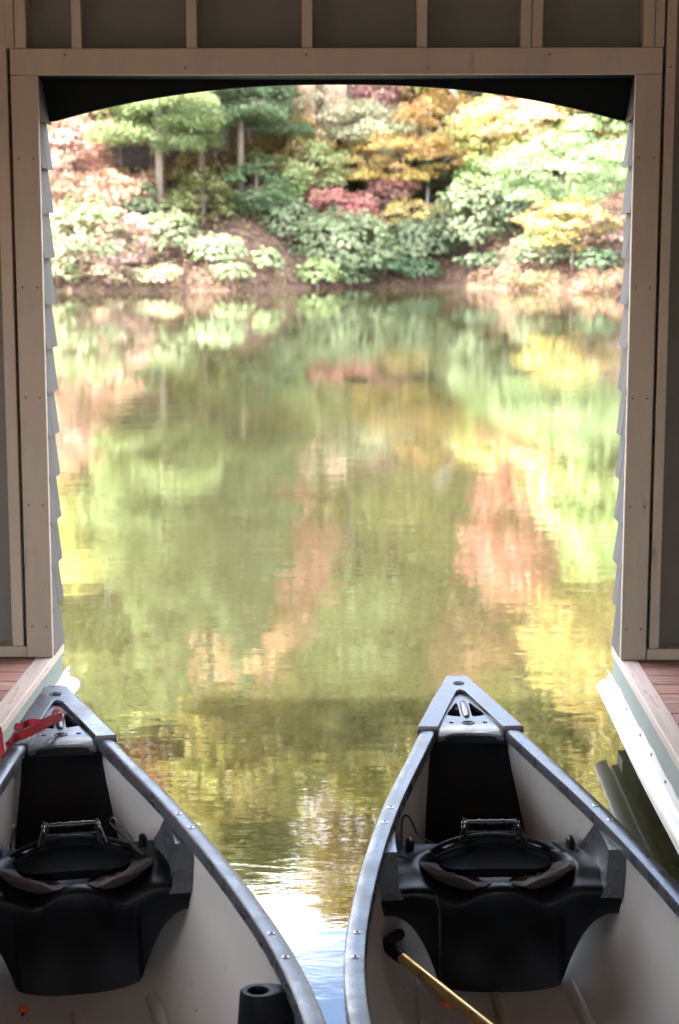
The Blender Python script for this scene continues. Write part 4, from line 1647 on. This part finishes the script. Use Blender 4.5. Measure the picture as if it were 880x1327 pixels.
# ---- tall canopy trees; only their reflections show, so each is placed from its reflected crown
CANOPY = [
    ('pale green canopy tree above the tall pine', 215, 640, 200, 150, 9, (0.22, 0.33, 0.12)),
    ('yellow canopy tree beyond the salmon maple', 105, 700, 110, 130, 9, YELLOW),
    ('orange-pink canopy maple behind the slim pine', 290, 810, 200, 150, 11, (0.52, 0.25, 0.11)),
    ('red-pink canopy maple in the middle of the wood', 372, 720, 90, 220, 8, (0.52, 0.15, 0.11)),
    ('olive canopy oak behind the golden beech', 540, 650, 170, 150, 10, (0.30, 0.28, 0.06)),
    ('tall pink-red canopy maple beside the bright green maple', 672, 700, 100, 190, 8, (0.52, 0.13, 0.10)),
    ('light green canopy tulip tree above the bright green maple', 770, 640, 150, 180, 9, (0.33, 0.45, 0.14)),
    ('pale lime canopy tree behind the red-pink canopy maple', 450, 815, 130, 150, 9, (0.36, 0.44, 0.16)),
    ('brick orange canopy maple below the pink-red one', 620, 835, 110, 120, 10, (0.42, 0.19, 0.09)),
    ('gold canopy hickory near the end of the point', 770, 830, 150, 180, 10, (0.46, 0.34, 0.06)),
    ('mossy green canopy oak above the yellow canopy tree', 140, 880, 170, 180, 11, (0.26, 0.28, 0.06)),
    ('yellow-olive canopy hickory high over the slender pine', 320, 980, 220, 200, 12, (0.38, 0.33, 0.06)),
    ('gold-green canopy oak high over the golden beech', 500, 960, 200, 190, 12, (0.36, 0.32, 0.05)),
    ('olive canopy oak high over the pink-red maple', 680, 980, 200, 200, 12, (0.31, 0.30, 0.06)),
    ('amber canopy tree whose top stands against the open sky', 465, 1130, 140, 130, 12, (0.56, 0.33, 0.05)),
    ('moss green canopy oak whose top meets the white cloud', 310, 1095, 190, 110, 13, (0.30, 0.30, 0.06)),
    ('olive gold canopy tree high beyond the point', 830, 1000, 180, 200, 12, (0.34, 0.30, 0.06)),
    ('green canopy oak high above the salmon maple', 30, 960, 200, 260, 12, (0.26, 0.29, 0.07)),
    ('copper canopy beech high beyond the amber tree', 620, 1120, 180, 140, 13, (0.42, 0.26, 0.06)),
]
for lab, px, py, w, h, d, col in CANOPY:
    col = tuple(min(0.62, c * 1.35 + 0.02) for c in col)
    plant('canopy_tree', lab, 'tree', 'broad', px, py, w, h, d, col, group='tall trees on the far hillside', reflected=True, size=0.24, dens=2.0, clump=1.15)

BACKROW = [('ochre', (0.46, 0.33, 0.07)), ('moss green', (0.28, 0.31, 0.08)), ('copper', (0.46, 0.23, 0.08)), ('yellow-green', (0.42, 0.42, 0.11))]
for i in range(27):
    px = 20 + 840 * ((i % 9) + 0.5 * ((i // 9) % 2)) / 8.5
    py = (700, 850, 985)[i // 9]
    nm, col = BACKROW[(i * 7 + i // 9) % 4]
    col = tuple(min(0.62, c * 1.3 + 0.02) for c in col)
    plant('canopy_tree', nm + ' tree in the back rank of the hillside wood', 'tree', 'broad', px, py, 190, 170, 16 + 3 * ((i * 0.61) % 1), col,
          group=nm + ' trees in the back rank of the hillside wood', reflected=True, size=0.34, dens=1.5, clump=1.4)

# trees that carry the wood on to either side of the opening
SIDE = [
    ('green', -24, 6, 15, (0.20, 0.27, 0.07)), ('golden', -30, 9, 18, (0.48, 0.34, 0.06)), ('russet', -38, 8, 17, (0.42, 0.18, 0.07)),
    ('lime green', 22, 6, 16, (0.30, 0.36, 0.10)), ('amber', 29, 8, 18, (0.50, 0.30, 0.05)), ('olive', 37, 8, 17, (0.25, 0.26, 0.06)),
    ('rusty', -18, 15, 20, (0.40, 0.20, 0.07)), ('mustard', 17, 15, 20, (0.40, 0.31, 0.06)),
]
for lab, x, d, h, col in SIDE:
    y = shore_y(x) + d
    gz = ground_z(x, y)
    root = empty('canopy_tree', (x, y, gz))
    tag(root, lab + ' leaved tree standing beyond the framed stretch of the far shore', 'tree', 'tall trees on the far hillside')
    C, N, A, ln, wd, tint, shift, cc = crown_broad(4.0, 3.4, h * 0.34, 0.34, 0.8, 0.4, 1.5)
    C = C + np.array([0, 0, h * 0.62])
    cr = link('crown', leaf_mesh('crown', C, N, A, ln, wd, tint, shift, M['leaf']), root)
    cr.color = (*col, 1)
    v, f = trunk_geo(h * 0.8, 0.2, 0, [(q[0], q[1], q[2] + h * .62) for q in cc[:6]], 0.2)
    build('trunk', v, f, M['bark'], root, True)

# understorey that closes the view between the trunks
FILL = [
    ('ochre', (0.36, 0.24, 0.06)), ('moss green', (0.15, 0.20, 0.06)), ('rust coloured', (0.36, 0.15, 0.06)), ('lemon', (0.46, 0.40, 0.12)),
]
for i in range(30):
    nm, col = FILL[i % 4]
    px = 60 + 760 * ((i * 0.618) % 1.0)
    py = (105 + 150 * ((i * 0.381 + 0.2) % 1.0))
    plant('sapling', nm + ' sapling among the trunks on the wooded slope', 'sapling', 'broad', px, py, 150, 80, 9 + 5 * ((i * 0.77) % 1.0), col,
          group=nm + ' saplings on the wooded slope', size=0.2, clump=0.8)

# bare bent white trunk that catches the light high on the slope
q = on_y(585, 165, 74.5)
gz = ground_z(q.x, q.y)
wt = empty('bare_tree', (q.x, q.y, gz))
tag(wt, 'bent bare white trunk among golden leaves', 'tree')
e1 = on_y(588, 152, 74.5) - Vector((q.x, q.y, gz))
e2 = on_y(594, 132, 74.5) - Vector((q.x, q.y, gz))
e3 = on_y(582, 112, 74.5) - Vector((q.x, q.y, gz))
e4 = on_y(566, 95, 74.5) - Vector((q.x, q.y, gz))
v, f = tube_geo(spline([(-.3, 0, -.4), (-.2, 0, e1.z * .5), e1, e2, e3, e4], 5), [.14] * 5 + [.12] * 6 + [.10] * 10 + [.08] * 5, 8)
build('trunk', v, f, M['pale_bark'], wt, True)


# ---- fallen leaves and seedlings over the bank
def ground_cover():
    n = 34000
    x = RNG.uniform(-17, 16, n)
    d = RNG.uniform(0, 1, n) ** 1.5 * 24 + 0.05
    y = np.array([shore_y(a) for a in x]) + d
    z = np.array([ground_z(a, b) for a, b in zip(x, y)])
    hgt = RNG.uniform(0, 1, n) ** 3 * 0.30
    C = np.stack([x, y, z + 0.03 + hgt], 1)
    me = leaf_mesh('fallen_leaves', C, np.array([0, -0.25, 0.8]) + rand_dir(n) * 0.8, rand_dir(n), 0.13 * RNG.uniform(0.7, 1.4, n), 0.09 * np.ones(n), RNG.uniform(0.5, 1.4, n), RNG.uniform(0, 1, n), M['litter'])
    o = link('fallen_leaves', me)
    o.color = (0.17, 0.095, 0.05, 1)
    tag(o, 'fallen leaves and seedlings scattered over the far bank', 'leaves', kind='stuff')


M['litter'] = leaf_mat('fallen_leaf', 0.15, 0.7, 0.07, 0.2)
ground_cover()


def make_crumbs(key, label):
    n = 70
    loc, ang = canoe_frame(key)
    u = RNG.uniform(1.28, 2.4, n)
    C, N = [], []
    for k in range(n):
        v = RNG.uniform(-0.28, 0.28)
        C.append(canoe_world(key, u[k], v, hull_in_z(u[k], v) + 0.004))
    C = np.array([tuple(c) for c in C])
    me = leaf_mesh('leaf_crumbs', C, np.array([0, 0, 1.0]) + rand_dir(n) * 0.25, rand_dir(n), RNG.uniform(0.004, 0.022, n), RNG.uniform(0.002, 0.007, n), RNG.uniform(0.4, 1.4, n), RNG.uniform(0, 1, n), M['litter'])
    o = link('leaf_crumbs', me)
    o.color = (0.16, 0.08, 0.035, 1)
    tag(o, label, 'leaf crumbs', kind='stuff')


make_crumbs('R', 'dry leaf crumbs on the floor of the canoe with the paddle')
make_crumbs('L', 'dry leaf crumbs on the floor of the canoe with the red strap')
